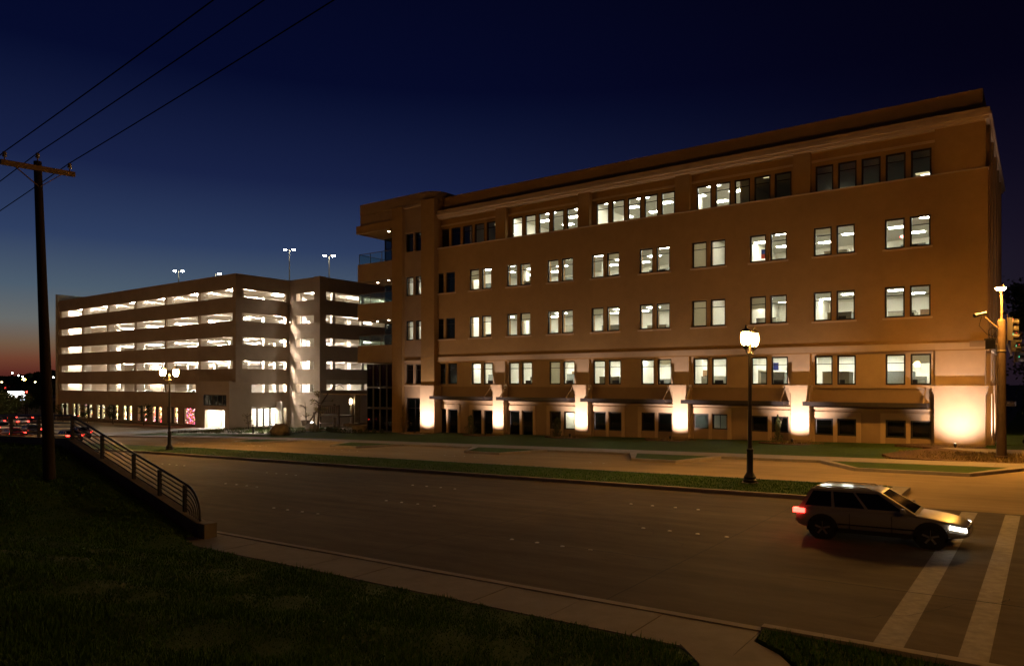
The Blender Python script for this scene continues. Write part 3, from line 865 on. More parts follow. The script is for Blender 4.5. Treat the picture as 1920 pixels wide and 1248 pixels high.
# roller blinds drawn part of the way in some upper windows
for (k, j, f, part) in ((0, 1, 2, .30), (2, 0, 3, .45), (3, 0, 3, .999), (5, 1, 4, .25), (6, 0, 2, .999), (7, 1, 3, .35), (1, 0, 4, .2), (8, 0, 4, .5), (4, 1, 2, .22), (3, 0, 4, .999), (5, 0, 3, .28)):
    a, b = PX[k]; x = a if j == 0 else b - WW; z = {2: Z2, 3: Z3, 4: Z4}[f]
    yy = 0.40 if f == 2 else 0.15
    MB().box(x + 0.04, x + WW - 0.04, yy, yy + 0.006, z[1] - (z[1] - z[0]) * part, z[1] - 0.03).build('window_blind', M_BLINDW, ob)
# low filing cabinets and plants along the glass line
rr = random.Random(3)
for f in (2, 3, 4):
    for k in range(9):
        a, b = PX[k]
        if f == 3 and k == 3 or f == 4 and k == 3: continue
        partition(a + rr.uniform(-0.5, 0.6), rr.uniform(1.4, 3.2), f, k, rr.uniform(1.2, 1.8), rr.choice([1.3, 1.5, 1.75]))
        if rr.random() < 0.5:
            cx_ = a + rr.uniform(0.1, 1.8); w_ = rr.uniform(0.4, 0.9); h_ = rr.uniform(1.0, 1.5)
            t = thing('filing_cabinet', f'filing cabinet on the {fname[f]} floor behind the {ordinal(k + 1)} window pair from the right corner', 'cabinet', (cx_, 3.6, FL[f]), 'filing cabinets')
            MB().box(cx_, cx_ + w_, 3.6, 4.1, FL[f], FL[f] + h_).build('carcass', M_PARTB, t)
            for q_ in range(3): MB().box(cx_ + 0.03, cx_ + w_ - 0.03, 3.585, 3.599, FL[f] + 0.05 + q_ * h_ / 3, FL[f] - 0.02 + (q_ + 1) * h_ / 3).build('drawer', M_PART, t)
        if f == 2 or rr.random() < 0.4:
            desk(b - 1.7 + rr.uniform(-.2, .3), 0.75, f, k)
# wall hangings and folders seen at the windows
fl = thing('hanging_flag', 'blue and red flag hanging inside the fourth-floor window', 'flag', (-12.9, 2.4, 11.9))
MB().box(-13.35, -12.85, 2.4, 2.42, 12.72, 13.05).build('blue_field', mat('flag_blue', (0.02, 0.03, 0.12), 0.9), fl)
MB().box(-13.35, -12.85, 2.4, 2.42, 12.40, 12.719).build('red_field', mat('flag_red', (0.35, 0.05, 0.03), 0.9), fl)
bl = thing('wall_poster', 'dark blue poster inside the second-floor window behind the lamp post', 'poster', (-12.9, 4.0, 4.6))
MB().box(-13.3, -12.6, 3.95, 3.97, 4.55, 5.1).build('sheet', mat('poster_blue', (0.03, 0.04, 0.2), 0.8), bl)
# blinds in the dark ground-floor windows
M_BLIND = mat('roller_blind', (0.20, 0.17, 0.13), 0.9, 0.05, 3)
for k in range(NP):
    if k in (3, 6): continue
    a, b = PX[k]
    for j, x in enumerate((a, b - WW)):
        z0 = g1[k] if k != 9 else g1[k] + 0.55
        if k in (7, 8): z0 = g1[k] + 0.9
        if (k + j) % 3 == 0: z0 += 0.12
        MB().box(x + 0.01, x + WW - 0.01, 0.46, 0.47, z0, z1top[k]).build('window_blind', M_BLIND, ob)

# ------------------------------------------------------------------ tower end with balconies
tw = ob          # the tower end moves with the building
MB().box(-43.35, -41.72, -0.62, 0.62, 3.42, 20.42).build('tower_pier', M_STUCCO, tw)
MB().box(-43.42, -41.66, -0.68, 0.9, -1.6, 3.30).box(-43.5, -41.6, -0.76, 0.9, 3.302, 3.418).build('tower_pier', M_STUCCO2, tw)
MB().box(-47.12, -45.78, -0.62, 0.32, -1.6, 20.2).build('tower_pier', M_STUCCO, tw)
TH = []
TW = 1.0
for z in (Z2, Z3, Z4, Z5):
    for x in (-45.65, -44.42):
        TH.append((x, x + TW, z[0] + 0.02, z[1] - 0.02))
st = (-45.62, -43.46, -0.95, 2.25)
MB().wall(-45.779, -43.351, -1.6, 20.2, -0.30, 0.3, TH + [st]).build('tower_wall', M_STUCCO3, tw)
for (a, b, c, d) in TH:
    window(tw, b - a, d - c, (a, -0.1, c), 0.29, dark=(c > 15 or c < 4))
window(tw, st[1] - st[0], st[3] - st[2], (st[0], -0.1, st[2]), 0.3, dark=True, vbar=True)
MB().box(-45.9, -43.3, -0.36, -0.301, 3.3, 3.46).build('string_course', M_STUCCO2, tw)
MB().box(-45.77, -43.36, -0.40, -0.301, 5.52, 5.75).build('belt_course', M_STUCCO2, tw)
# crown with a rounded end
def rounded(x0, x1, y0, y1, r, n=8):
    p = [(x0, y1), (x0, y0)]
    for k in range(n + 1):
        a = -math.pi / 2 + k / n * math.pi / 2
        p.append((x1 - r + r * math.cos(a), y0 + r + r * math.sin(a)))
    p.append((x1, y1))
    return p
MB().prism(rounded(-51.9, -41.75, -0.35, 8, 1.6, 10), 20.202, 21.25).build('crown', M_STUCCO3, tw, True)
MB().box(-51.9, -47.13, -0.3, 8, 19.12, 20.2).build('crown_fascia', M_STUCCO3, tw)
MB().box(-45.779, -43.351, -0.45, -0.301, 20.0, 20.2).build('crown_trim', M_STUCCO2, tw)
MB().box(-52.15, -47.13, -0.62, 8.2, 18.36, 19.118).build('balcony_roof', M_STUCCO, tw)
# balconies
dl = emit('downlight', (1.0, 0.86, 0.62), 60.0)
for i, (z0, z1) in enumerate(((13.6, 15.32), (9.75, 11.4), (5.62, 7.28))):
    b = MB()
    b.box(-52.0, -47.13, -0.55, -0.30, z0 + 0.4, z1)
    b.box(-52.0, -51.75, -0.30, 7.5, z0 + 0.4, z1)
    b.box(-52.0, -47.13, -0.55, 7.5, z0, z0 + 0.399)
    bo = b.build('balcony', M_STUCCO3, tw)
    if i < 3:
        for (a, c, e, g) in ((-51.88, -50.3, -0.44, -0.43), (-50.28, -48.7, -0.44, -0.43), (-48.68, -47.15, -0.44, -0.43), (-51.90, -51.89, -0.42, 2.4), (-51.90, -51.89, 2.42, 5.2)):
            MB().box(a, c, e, g, z1 + 0.06, z1 + 0.98).build('glass_panel', M_RGLASS, bo)
        MB().bar((-51.92, -0.435, z1 + 1.0), (-47.14, -0.435, z1 + 1.0), 0.045).bar((-51.92, -0.41, z1 + 1.0), (-51.92, 5.2, z1 + 1.0), 0.045).build('handrail', M_GALV, bo)
        for (a, e) in ((-51.9, -0.435), (-50.29, -0.435), (-48.69, -0.435), (-51.9, 2.41)):
            MB().box(a - 0.02, a + 0.02, e - 0.02, e + 0.02, z1 + 0.001, z1 + 0.98).build('rail_post', M_GALV, bo)
for i, z in enumerate((18.36, 13.6, 9.75)):
    for (x, y) in ((-50.6, 0.8), (-48.4, 1.6), (-48.5, 0.3)):
        if i == 0 and x < -50: continue
        MB().lathe([(0.09, -0.02), (0.09, -0.001)], (x, y, z), 10).build('downlight', dl, tw)
# glazing behind the balconies and the dark two-storey corner glass
gh = []
MB().box(-51.5, -47.13, 3.2, 3.5, -1.6, 5.5).build('core_wall', M_STUCCO3, tw)
for (z0, z1) in ((15.0, 18.3), (10.9, 13.55), (6.8, 9.7)):
    for q in range(4):
        x = -51.45 + q * 1.06
        window(tw, 1.04, z1 - z0, (x, 2.6, z0), 0.3, dark=(z0 > 14 or q == 0))
    MB().box(-51.5, -47.2, 2.75, 6.0, z0 - 0.3, z0 - 0.1).build('floor_slab', M_CARPET, tw)
    MB().box(-51.5, -47.2, 5.9, 6.0, z0 - 0.1, z1).build('room_wall', M_INWALL, tw)
    MB().box(-51.5, -47.2, 2.70, 6.0, z1 + 0.001, z1 + 0.04).build('ceiling', M_CEIL, tw)
    link('ceiling_light', pan if z0 < 14 else pand, tw, loc=(-49.3, 4.4, z1))
for q in range(4):
    for z0, z1 in ((-1.05, 1.2), (1.22, 3.2), (3.22, 5.5)):
        x = -50.85 + q * 0.93
        window(tw, 0.92, z1 - z0, (x, -0.36, z0), 0.0, dark=True)
for z0, z1 in ((-1.05, 1.2), (1.22, 3.2), (3.22, 5.5)):
    for q in range(4):
        window(tw, 0.92, z1 - z0, (-50.83, -0.30 + q * 0.93, z0), 0.0, 'x', dark=True)
MB().box(-51.9, -50.95, -0.4, 8, -1.6, -1.06).box(-50.95, -47.13, -0.45, 3, -1.6, -1.06).build('plinth', M_STUCCO3, tw)

# ------------------------------------------------------------------ uplights at the pilasters
def uplight(x, y, label, tx=None, power=P_UP, spot=95, blend=0.9, tgt=None, dist=1.0):
    z = (gz(x) + 0.06) if x < 1 else 0.12
    t = thing('ground_uplight', label, 'light fixture', (x, y, z), 'uplights at the pilasters')
    MB().lathe([(0.015, 0), (0.015, 0.12)], (x, y, z), 8).build('stake', M_BLACK, t)
    MB().lathe([(0.05, 0.1), (0.075, 0.13), (0.08, 0.3), (0.07, 0.31), (0.065, 0.27), (0.001, 0.27)], (x, y, z), 12).build('lamp_head', M_BLACK, t, True)
    light('lamp', 'SPOT', (x, y, z + 0.34), WARM, power, t, 0.05, tgt or (x, -0.36, z + 3.2), spot, blend)
for i, c in enumerate(pier):
    uplight(c - 0.05, -2.0, f'small black uplight at the foot of the {ordinal(i + 2)} pilaster from the right corner', tgt=(c, -0.30, gz(c) + 2.6), spot=104, blend=1.0)
uplight(-1.25, -2.75, 'small black uplight in front of the wide corner pilaster', power=P_UP * 0.85, spot=88, blend=1.0, tgt=(-1.25, -0.36, 2.05))
uplight(-42.5, -2.3, 'small black uplight at the foot of the tower pier', tgt=(-42.5, -0.6, 1.5), spot=104, blend=1.0)

for i, yy in enumerate((1.55, 5.25, 8.95)):
    uplight(1.75, yy, f'small black uplight on the side lawn, {ordinal(i + 1)} from the signal pole', power=P_UP * 0.8, spot=104, blend=1.0, tgt=(0.2, yy, 2.3))
# ------------------------------------------------------------------ parking garage
gr = thing('parking_garage', 'five-level precast concrete parking garage with bright open decks', 'parking garage', (-106, 4, gz(-106)))
GX0, GX1, GY0, GY1, GX2, GY2 = -132.3, -80.0, 3.97, 12.12, -73.59, 32.0
OB = [2.39 + 3.065 * k for k in range(5)]       # bottoms of the openings
OH = 1.04
TOP = 17.6
cols = [GX1 - 8.67 * k for k in range(7)]
spz = [(0.45, OB[0])] + [(OB[k] + OH, OB[k + 1]) for k in range(4)] + [(OB[4] + OH, TOP)]
for j, (a, b) in enumerate(spz):
    for k in range(6):
        x1, x0 = cols[k], cols[k + 1]
        if j == 0 and k == 0: x1 = -85.95
        MB().box(x0 + 0.008, x1 - 0.008 - (0.002 if k == 0 else 0), GY0, GY0 + 0.28, a + 0.004, b - 0.004).build('spandrel_panel', M_GCON, gr)
    MB().box(GX1 - 0.28, GX1, GY0 + 0.281, GY1 - 0.01, a + 0.004, b - 0.004).build('spandrel_panel', M_GCON, gr)
    MB().box(GX1 + 0.004, GX2, GY1, GY1 + 0.28, a + 0.004, b - 0.004).build('spandrel_panel', M_GCON, gr)
    if j > 0:
        MB().box(GX2 - 0.28, GX2, GY1 + 0.281, GY2, a + 0.004, b - 0.004).build('spandrel_panel', M_GCON, gr)
for k, x in enumerate(cols):
    w = 0.30 if 0 < k < 6 else 0.5
    MB().box(x - w / 2 if k else x - 0.72, (x + w / 2) if k else x - 0.285, GY0 + 0.281, GY0 + 1.35, -2.9, TOP - 1.6).build('column', M_GIN, gr)
    if 0 < k < 6:
        MB().box(x - 0.14, x + 0.14, GY0 + 0.03, GY0 + 0.28, 0.45, TOP - 1.0).build('column_face', M_GCON, gr)
    for yy in (GY0 + 10, GY0 + 18):
        MB().box(x - 0.3, x + 0.3, yy, yy + 0.7, -2.9, TOP - 1.6).build('column', M_GIN, gr)
MB().box(GX1 - 0.72, GX1 - 0.002, GY0 + 0.002, GY0 + 0.9, -2.9, TOP).build('corner_column', M_GCON, gr)
MB().box(GX1 - 0.62, GX1 - 0.02, GY1 - 0.5, GY1 + 0.02, -2.9, TOP - 0.3).build('column', M_GCON, gr)
MB().box(GX1 + 0.003, GX1 + 1.45, GY1 + 0.02, GY1 + 0.6, -2.9, TOP - 0.3).build('wall_panel', M_GCON, gr)
MB().box(GX2 - 1.15, GX2 + 0.06, GY1 - 0.06, GY1 + 1.0, -2.9, TOP + 0.05).build('corner_column', M_GCON, gr)
MB().box(GX1 + 0.003, GX2 - 1.151, GY1 + 0.01, GY1 + 0.27, -2.9, 0.45).build('base_wall', M_GCON, gr)
MB().box(GX2 - 0.27, GX2, GY1 + 1.0, GY2, -2.9, 1.6).build('base_wall', M_GCON, gr)
MB().box(GX2 - 0.27, GX2 + 0.02, GY1 + 1.01, GY2, 1.602, OB[0] - 0.02).build('base_wall', M_GCON, gr)
MB().box(GX2 - 0.26, GX2 + 0.03, GY1 + 1.0, GY2, OB[0] + OH, OB[0] + OH + 0.62).build('light_band', mat('light_precast', (0.5, 0.45, 0.36), 0.85, 0.05, 1), gr)
for y in (14.4, 19.5, 24.6, 29.7):
    MB().box(GX2 - 0.7, GX2 - 0.282, y, y + 0.5, OB[0], TOP - 1.6).build('column', M_GIN, gr)
# decks with tee stems below, tubes between them
tube = MB().box(-0.07, 0.07, -0.75, 0.75, -0.16, -0.06).mesh('garage_light', M_GTUBE)
for k in range(6):
    zf = OB[0] - 1.0 + 3.065 * k - (0.0 if k else 0.0)
    if k == 5: zf = TOP - 1.15
    MB().box(GX0, GX1 - 0.29, GY0 + 0.29, 36, zf - 0.22, zf).box(GX1 - 0.289, GX2 - 0.29, GY1 + 0.29, 36, zf - 0.22, zf).build('deck', M_GIN, gr)
    if k > 0:
        bxs = []
        x = GX1 - 1.6
        while x > GX0:
            bxs.append((x, GY0)); x -= 2.9
        for x, y in bxs + [(-78.5, GY1), (-75.6, GY1)]:
            MB().box(x - 0.12, x + 0.12, y + 0.35, 35.8, zf - 0.62, zf - 0.221).build('deck_beam', M_GIN, gr)
        for x in [GX1 - 4.3 - 8.67 * q for q in range(6)] + [GX1 - 8.5 - 8.67 * q for q in range(6)]:
            for y in (6.4, 13.5, 21.0, 30.0):
                link('garage_light', tube, gr, loc=(x, y, zf - 0.22))
        for (x, y) in ((-80.9, 7.0), (-77.2, 14.6), (-76.9, 22), (-75.4, 13.4), (-77, 29)):
            link('garage_light', tube, gr, loc=(x, y, zf - 0.22))
for k in range(5):
    MB().box(-81.15, -80.85, 10.1, 11.2, OB[k] + 1.60, OB[k] + 1.72).build('garage_light', emit('garage_tube_bright', GARAGEC, P_GARAGE * 2.2), gr)
MB().box(GX0, GX2 - 0.3, 35.9, 36.2, -2.9, TOP - 0.5).build('rear_wall', M_GIN, gr)
MB().box(GX0 - 0.3, GX0 - 0.01, GY0, 36, -2.9, TOP - 0.2).build('end_wall', M_GCON, gr)
MB().box(GX0 - 0.9, GX0 - 0.31, GY0 - 0.1, GY0 + 8, -2.9, 18.7).box(GX0 - 0.309, GX0 + 4.5, GY0 + 5.0, GY0 + 10, TOP - 0.15, 18.6).build('stair_tower', mat('pale_precast', (0.55, 0.52, 0.44), 0.85, 0.05, 1), gr)
# shop front in the ground floor, two windows to a bay
sw = []
for q in range(10):
    xc = -130.0 + 4.32 * q
    sw.append((xc - 1.45, xc + 1.45 if q < 9 else -86.1, -2.05 + (0.0 if q < 5 else 0.0), 0.25))
MB().wall(GX0 - 0.3, -85.95, -2.9, 0.45, GY0 + 0.05, GY0 + 0.20, sw).build('shopfront_wall', M_GCON, gr)
MB().box(GX0 - 0.3, -85.95, GY0 - 0.12, GY0 + 0.049, -2.9, -2.12).build('shopfront_plinth', M_STONE, gr)
for q, (a, b, c, d) in enumerate(sw):
    window(gr, (b - a) / 2 - 0.25, d - c, (a, GY0 + 0.12, c), 0.25); window(gr, (b - a) / 2 - 0.25, d - c, ((a + b) / 2 + 0.25, GY0 + 0.12, c), 0.25)
    MB().box((a + b) / 2 - 0.249, (a + b) / 2 + 0.249, GY0 + 0.09, GY0 + 0.19, c, d).build('window_pier', M_BRONZE, gr)
MB().box(GX0, -80.5, GY0 + 0.36, 11, -2.5, -2.35).build('shop_floor', M_CARPET, gr)
MB().box(GX0, -84.6, 6.9, 7.0, -2.3, 1.1).build('shop_back_wall', M_INWALL, gr)
for x in (-112.6,):
    MB().box(x - 0.1, x + 0.1, GY0 + 0.37, 6.89, -2.3, 1.1).build('shop_partition', M_INWALL, gr)
shopl = emit('shop_light', (1.0, 0.86, 0.6), 40)
for x in (-130, -126, -122, -118):
    for y in (5.6, ): MB().box(x - 0.6, x + 0.6, y - 0.2, y + 0.2, 1.0, 1.05).build('shop_light', shopl, gr)
for x in (-115, ):
    MB().box(x - 0.5, x + 0.5, 5.4, 5.8, 1.0, 1.05).build('shop_light', shopl, gr)
shopd = emit('shop_light_dim', (1.0, 0.7, 0.3), 6)
for x in (-107, -101, -95, -89):
    MB().box(x - 0.5, x + 0.5, 5.4, 5.8, 1.0, 1.05).build('shop_light', shopd, gr)
# holiday string lights in the shop windows
bulb = {'gold': emit('bulb_gold', (1.0, 0.62, 0.18), 14), 'red': emit('bulb_red', (1.0, 0.05, 0.06), 12), 'pink': emit('bulb_pink', (1.0, 0.12, 0.4), 12), 'green': emit('bulb_green', (0.1, 1.0, 0.4), 8), 'white': emit('bulb_white', (1, 0.9, 0.7), 10), 'blue': emit('bulb_blue', (0.1, 0.25, 1), 8)}
bn = list(bulb)
for q, (a, b, c, d) in enumerate(sw):
    if q < 1: continue
    m = MB()
    side = [(a, (a + b) / 2 - 0.28), ((a + b) / 2 + 0.28, b)]
    wts = [3, 0.3, 0.1, 0.2, 2, 0.1] if q < 6 else [4, 2.5, 0.3, 0.5, 1, 0.3]
    if q == 9: wts = [1.5, 2, 5, 0.2, 0.3, 0.1]
    use = side[1:] if q in (4, 6, 8) else side
    dens = 30 if q < 4 else 85
    for (x0, x1) in use:
        for k in range(dens):
            p = (random.uniform(x0 + 0.1, x1 - 0.1), GY0 + 0.28 + random.uniform(0, 0.2), random.uniform(c + 0.05, d - 0.06))
            r = 0.05; i = random.choices(range(6), wts)[0]
            if i == 0 and p[2] < -1.2 and q > 5: i = random.choice([1, 1, 0, 5])
            t, bt = (p[0], p[1], p[2] + r), (p[0], p[1], p[2] - r)
            ring = [(p[0] + r, p[1], p[2]), (p[0], p[1] + r, p[2]), (p[0] - r, p[1], p[2]), (p[0], p[1] - r, p[2])]
            for s in range(4):
                m.tri(ring[s], ring[(s + 1) % 4], t, i); m.tri(ring[(s + 1) % 4], ring[s], bt, i)
        for kk in range(3):
            x = x0 + (kk + 0.5) * (x1 - x0) / 3
    o = m.build('string_lights', list(bulb.values())); tag(o, f'holiday string lights in the {ordinal(10 - q)} shop window left of the garage entrance', 'string lights', 'holiday lights in the shop windows')
# entrance portal at the corner
MB().wall(-85.9, -78.25, -2.9, 3.74, 1.97, 2.4, [(-83.7, -79.3, -2.9, 0.2), (-84.2, -78.9, 0.75, 2.15)]).build('entrance_portal', M_GCON, gr)
MB().box(-78.7, -78.25, 2.401, 5.1, -2.9, 3.74).box(-85.9, -85.45, 2.401, 3.9, -2.9, 3.74).box(-85.45, -78.701, 2.401, 5.0, 3.4, 3.74).build('portal_side', M_GCON, gr)
MB().box(-86.0, -78.15, 1.87, 2.3, 3.742, 3.86).build('portal_cap', M_GCON, gr)
for q in range(5):
    window(gr, 1.06, 1.4, (-84.2 + q * 1.06, 2.15, 0.75), 0.0, dark=True)
MB().box(-84.3, -79, 3.0, 3.05, 0.7, 3.3).build('portal_backing', M_GIN, gr)
MB().box(-83.9, -79.0, 2.45, 2.8, 0.22, 0.5).build('portal_lintel', M_GCON, gr)
el_ = emit('entrance_light', (1.0, 0.88, 0.74), 420)
for (x, y) in ((-82.6, 3.6), (-80.6, 3.6), (-82.6, 7.0), (-80.9, 7.0)):
    MB().box(x - 0.5, x + 0.5, y - 0.12, y + 0.12, 0.55, 0.62).build('garage_light', el_, gr)
MB().box(-84.0, -78.8, 10.0, 10.2, -2.3, 1.1).build('entrance_back', M_GIN, gr)
for x in (-84.45,):
    MB().box(x - 0.1, x + 0.1, 2.42, 10, -2.6, 0.74).build('entrance_wall', M_GIN, gr)
# glazed lobby on the side face
gz0 = -2.15
for q in range(7):
    window(gr, 0.95, 2.5, (GX1 - 0.14, 5.2 + q * 0.98, gz0), 0.0, 'x')
MB().box(GX1 - 0.28, GX1, 5.15, 12.1, 0.36, 0.44).box(GX1 - 0.28, GX1, 5.15, 12.1, -2.9, gz0 - 0.002).build('lobby_frame', M_GCON, gr)
MB().box(-83.6, -83.5, 4.3, 12, -2.3, 1.1).build('lobby_wall', M_GIN, gr)
for y in (6.2, 8.2, 10.4):
    MB().box(-81.6, -80.9, y - 0.12, y + 0.12, 0.9, 1.0).build('garage_light', el_, gr)
# lamps on the roof deck
def roof_lamp(x, y, ztop, label, two=True, power=260):
    t = thing('roof_lamp_post', label, 'lamp post', (x, y, TOP - 1.15), 'lamp posts on the garage roof')
    MB().tube([(x, y, TOP - 1.15), (x, y, ztop)], [0.10, 0.06], 8).build('post', M_GALV, t, True)
    for s in ((-1, 1) if two else (1,)):
        c = Vector((math.cos(YAW), math.sin(YAW), 0)) * (0.55 * s)
        MB().bar((x, y, ztop - 0.05), (x + c.x, y + c.y, ztop + 0.02), 0.05).build('arm', M_GALV, t)
        MB().lathe([(0.05, 0.16), (0.24, 0.10), (0.26, 0.05)][::-1], (x + c.x * 1.2, y + c.y * 1.2, ztop - 0.05), 12).build('lamp_head', M_GALV, t, True)
        MB().lathe([(0.02, -0.14), (0.15, -0.10), (0.22, -0.02), (0.24, 0.049)], (x + c.x * 1.2, y + c.y * 1.2, ztop - 0.05), 12).build('lamp_glass', emit('roof_lamp_glow', (0.9, 1.0, 0.86), power), t, True)
roof_lamp(-115.6, 16.0, 22.7, 'leftmost of the twin-headed roof lamps on the garage')
roof_lamp(-104.5, 16.0, 21.2, 'roof lamp just above the garage parapet left of its corner', False)
roof_lamp(-88.0, 18.0, 23.6, 'tall twin-headed roof lamp behind the inner corner of the garage')
roof_lamp(-83.8, 22.0, 22.8, 'twin-headed roof lamp on the right part of the garage roof')
# pale stair head glimpsed above the garage, beside the balcony
ph = thing('roof_pavilion', 'pale roof pavilion with a round opening between garage and tower', 'building', (-73, 34, TOP - 1))
MB().box(-79.5, -66, 33, 33.5, 19.55, 20.05).build('roof', mat('pale_precast', (0.55, 0.52, 0.44)), ph)
MB().box(-78.8, -78.3, 33.1, 33.5, TOP - 1.2, 19.548).box(-77.2, -75.5, 33.1, 33.5, TOP - 1.2, 19.548).box(-78.3, -77.2, 33.1, 33.5, TOP - 1.2, 17.9).build('wall', mat('pale_precast', (0.55, 0.52, 0.44)), ph)
MB().tube([(-77.75 + 0.5 * math.cos(a), 33.2, 18.75 + 0.55 * math.sin(a)) for a in [2 * math.pi * k / 20 for k in range(21)]], 0.1, 6).build('round_opening', mat('pale_precast', (0.55, 0.52, 0.44)), ph, True)

# ------------------------------------------------------------------ street lamps with twin lanterns
def street_lamp(x, y, label, power):
    z = gz(x) + 0.12
    t = thing('street_lamp', label, 'street lamp', (x, y, z), 'twin-lantern street lamps on the median')
    MB().lathe([(0.30, -0.15), (0.30, 0.03)], (x, y, z), 16).build('footing', M_KERB, t, True)
    MB().lathe([(0.24, 0.03), (0.25, 0.10), (0.21, 0.16), (0.23, 0.22), (0.15, 0.34), (0.12, 0.40), (0.115, 1.15), (0.13, 1.18), (0.13, 1.24), (0.085, 1.28)], (x, y, z), 14).build('base', M_BLACK, t, True)
    MB().lathe([(0.082, 1.27), (0.058, 4.72), (0.09, 4.74), (0.09, 4.79), (0.05, 4.83), (0.045, 5.02), (0.07, 5.05), (0.02, 5.22)], (x, y, z), 12).build('post', M_BLACK, t, True)
    for s in (-1, 1):
        yc = y + 0.46 * s
        MB().tube([(x, y + 0.05 * s, z + 4.80), (x, y + 0.2 * s, z + 4.74), (x, y + 0.38 * s, z + 4.78), (x, yc, z + 4.92)], 0.024, 8).build('arm', M_BLACK, t, True)
        MB().lathe([(0.05, 4.9), (0.09, 4.95), (0.13, 5.0), (0.135, 5.05)], (x, yc, z), 12).build('lantern_base', M_BLACK, t, True)
        MB().lathe([(0.10, 5.055), (0.155, 5.15), (0.175, 5.30), (0.165, 5.44), (0.13, 5.52)], (x, yc, z), 12).build('lantern_glass', emit('lantern_glow_' + str(power), LANT, power), t, True)
        cage = MB()
        for k in range(6):
            a = k * math.pi / 3
            cage.tube([(x + r * math.cos(a), yc + r * math.sin(a), z + h) for r, h in ((0.135, 5.04), (0.185, 5.2), (0.195, 5.36), (0.175, 5.53))], 0.009, 5)
        cage.build('lantern_cage', M_BLACK, t, True)
        MB().lathe([(0.20, 5.525), (0.19, 5.56), (0.11, 5.63), (0.05, 5.66), (0.03, 5.70), (0.04, 5.73), (0.01, 5.80)], (x, yc, z), 12).build('lantern_roof', M_BLACK, t, True)
street_lamp(-6.15, -22.3, 'black twin-lantern street lamp on the median in front of the office building', P_LANTERN)
street_lamp(-45.6, -23.1, 'black twin-lantern street lamp on the median in front of the garage', P_LANTERN * 1.7)

street_lamp(-85.1, -23.1, 'next twin-lantern street lamp along the median, beside the car queue', P_LANTERN * 1.001)
street_lamp(-124.6, -23.1, 'farthest twin-lantern street lamp along the median', P_LANTERN * 1.001)
# ------------------------------------------------------------------ signal pole at the right corner
px_, py_ = 1.02, -7.9
M_POLE = mat('brown_pole_paint', (0.085, 0.056, 0.036), 0.55, 0.2, 3, 0.1, 30, spec=0.3, stain=0.3)
sp = thing('signal_pole', 'thick steel traffic signal pole with sodium luminaire at the building corner', 'signal pole', (px_, py_, gz(px_)))
MB().lathe([(0.26, 0.05), (0.26, 0.16), (0.205, 0.17), (0.205, 0.2), (0.175, 5.9), (0.165, 6.55), (0.06, 6.6)], (px_, py_, 0.06), 18).build('shaft', M_POLE, sp, True)
MB().lathe([(0.192, 0), (0.192, 0.05)], (px_, py_, 5.15), 18).build('band', M_KERB, sp, True)
MB().lathe([(0.19, 0), (0.19, 0.04)], (px_, py_, 2.55), 18).build('band', M_POLE, sp, True)
MB().tube([(px_, py_, 6.5), (px_, py_, 7.6), (px_ - 0.02, py_ - 0.15, 7.95), (px_ - 0.05, py_ - 0.5, 8.08)], 0.055, 10).build('luminaire_arm', M_POLE, sp, True)
MB().hexa([(px_ - .14, py_ - 1.0, 8.06), (px_ + .14, py_ - 1.0, 8.06), (px_ + .16, py_ - 0.42, 8.06), (px_ - .16, py_ - 0.42, 8.06), (px_ - .08, py_ - .95, 8.2), (px_ + .08, py_ - .95, 8.2), (px_ + .1, py_ - 0.45, 8.24), (px_ - .1, py_ - .45, 8.24)]).build('luminaire_housing', M_POLE, sp)
MB().lathe([(0.02, -0.13), (0.12, -0.115), (0.19, -0.06), (0.21, -0.001)], (px_, py_ - 0.72, 8.06), 14).build('luminaire_lens', emit('sodium_glow', SODIUM, P_SODIUM * 6), sp, True)
np_ = thing('corner_lamp_pole', 'steel corner pole with sodium luminaire on the near side of the crossing', 'lamp post', (9.0, -42.5, 0.1))
MB().lathe([(0.26, -0.2), (0.26, 0.16), (0.205, 0.17), (0.19, 0.2), (0.165, 6.55), (0.06, 7.9)], (9.0, -42.5, 0.1), 18).build('shaft', M_POLE, np_, True)
MB().tube([(9.0, -42.5, 7.6), (9.0, -42.2, 8.1), (9.0, -41.7, 8.2)], 0.055, 10).build('luminaire_arm', M_POLE, np_, True)
MB().hexa([(8.86, -41.9, 8.16), (9.14, -41.9, 8.16), (9.16, -41.2, 8.16), (8.84, -41.2, 8.16), (8.9, -41.85, 8.32), (9.1, -41.85, 8.32), (9.1, -41.25, 8.3), (8.9, -41.25, 8.3)]).build('luminaire_housing', M_POLE, np_)
MB().lathe([(0.02, -0.12), (0.10, -0.10), (0.16, -0.05), (0.18, -0.001)], (9.0, -41.5, 8.16), 14).build('luminaire_lens', emit('sodium_glow_near', SODIUM, P_SODIUM * 1.7), np_, True)
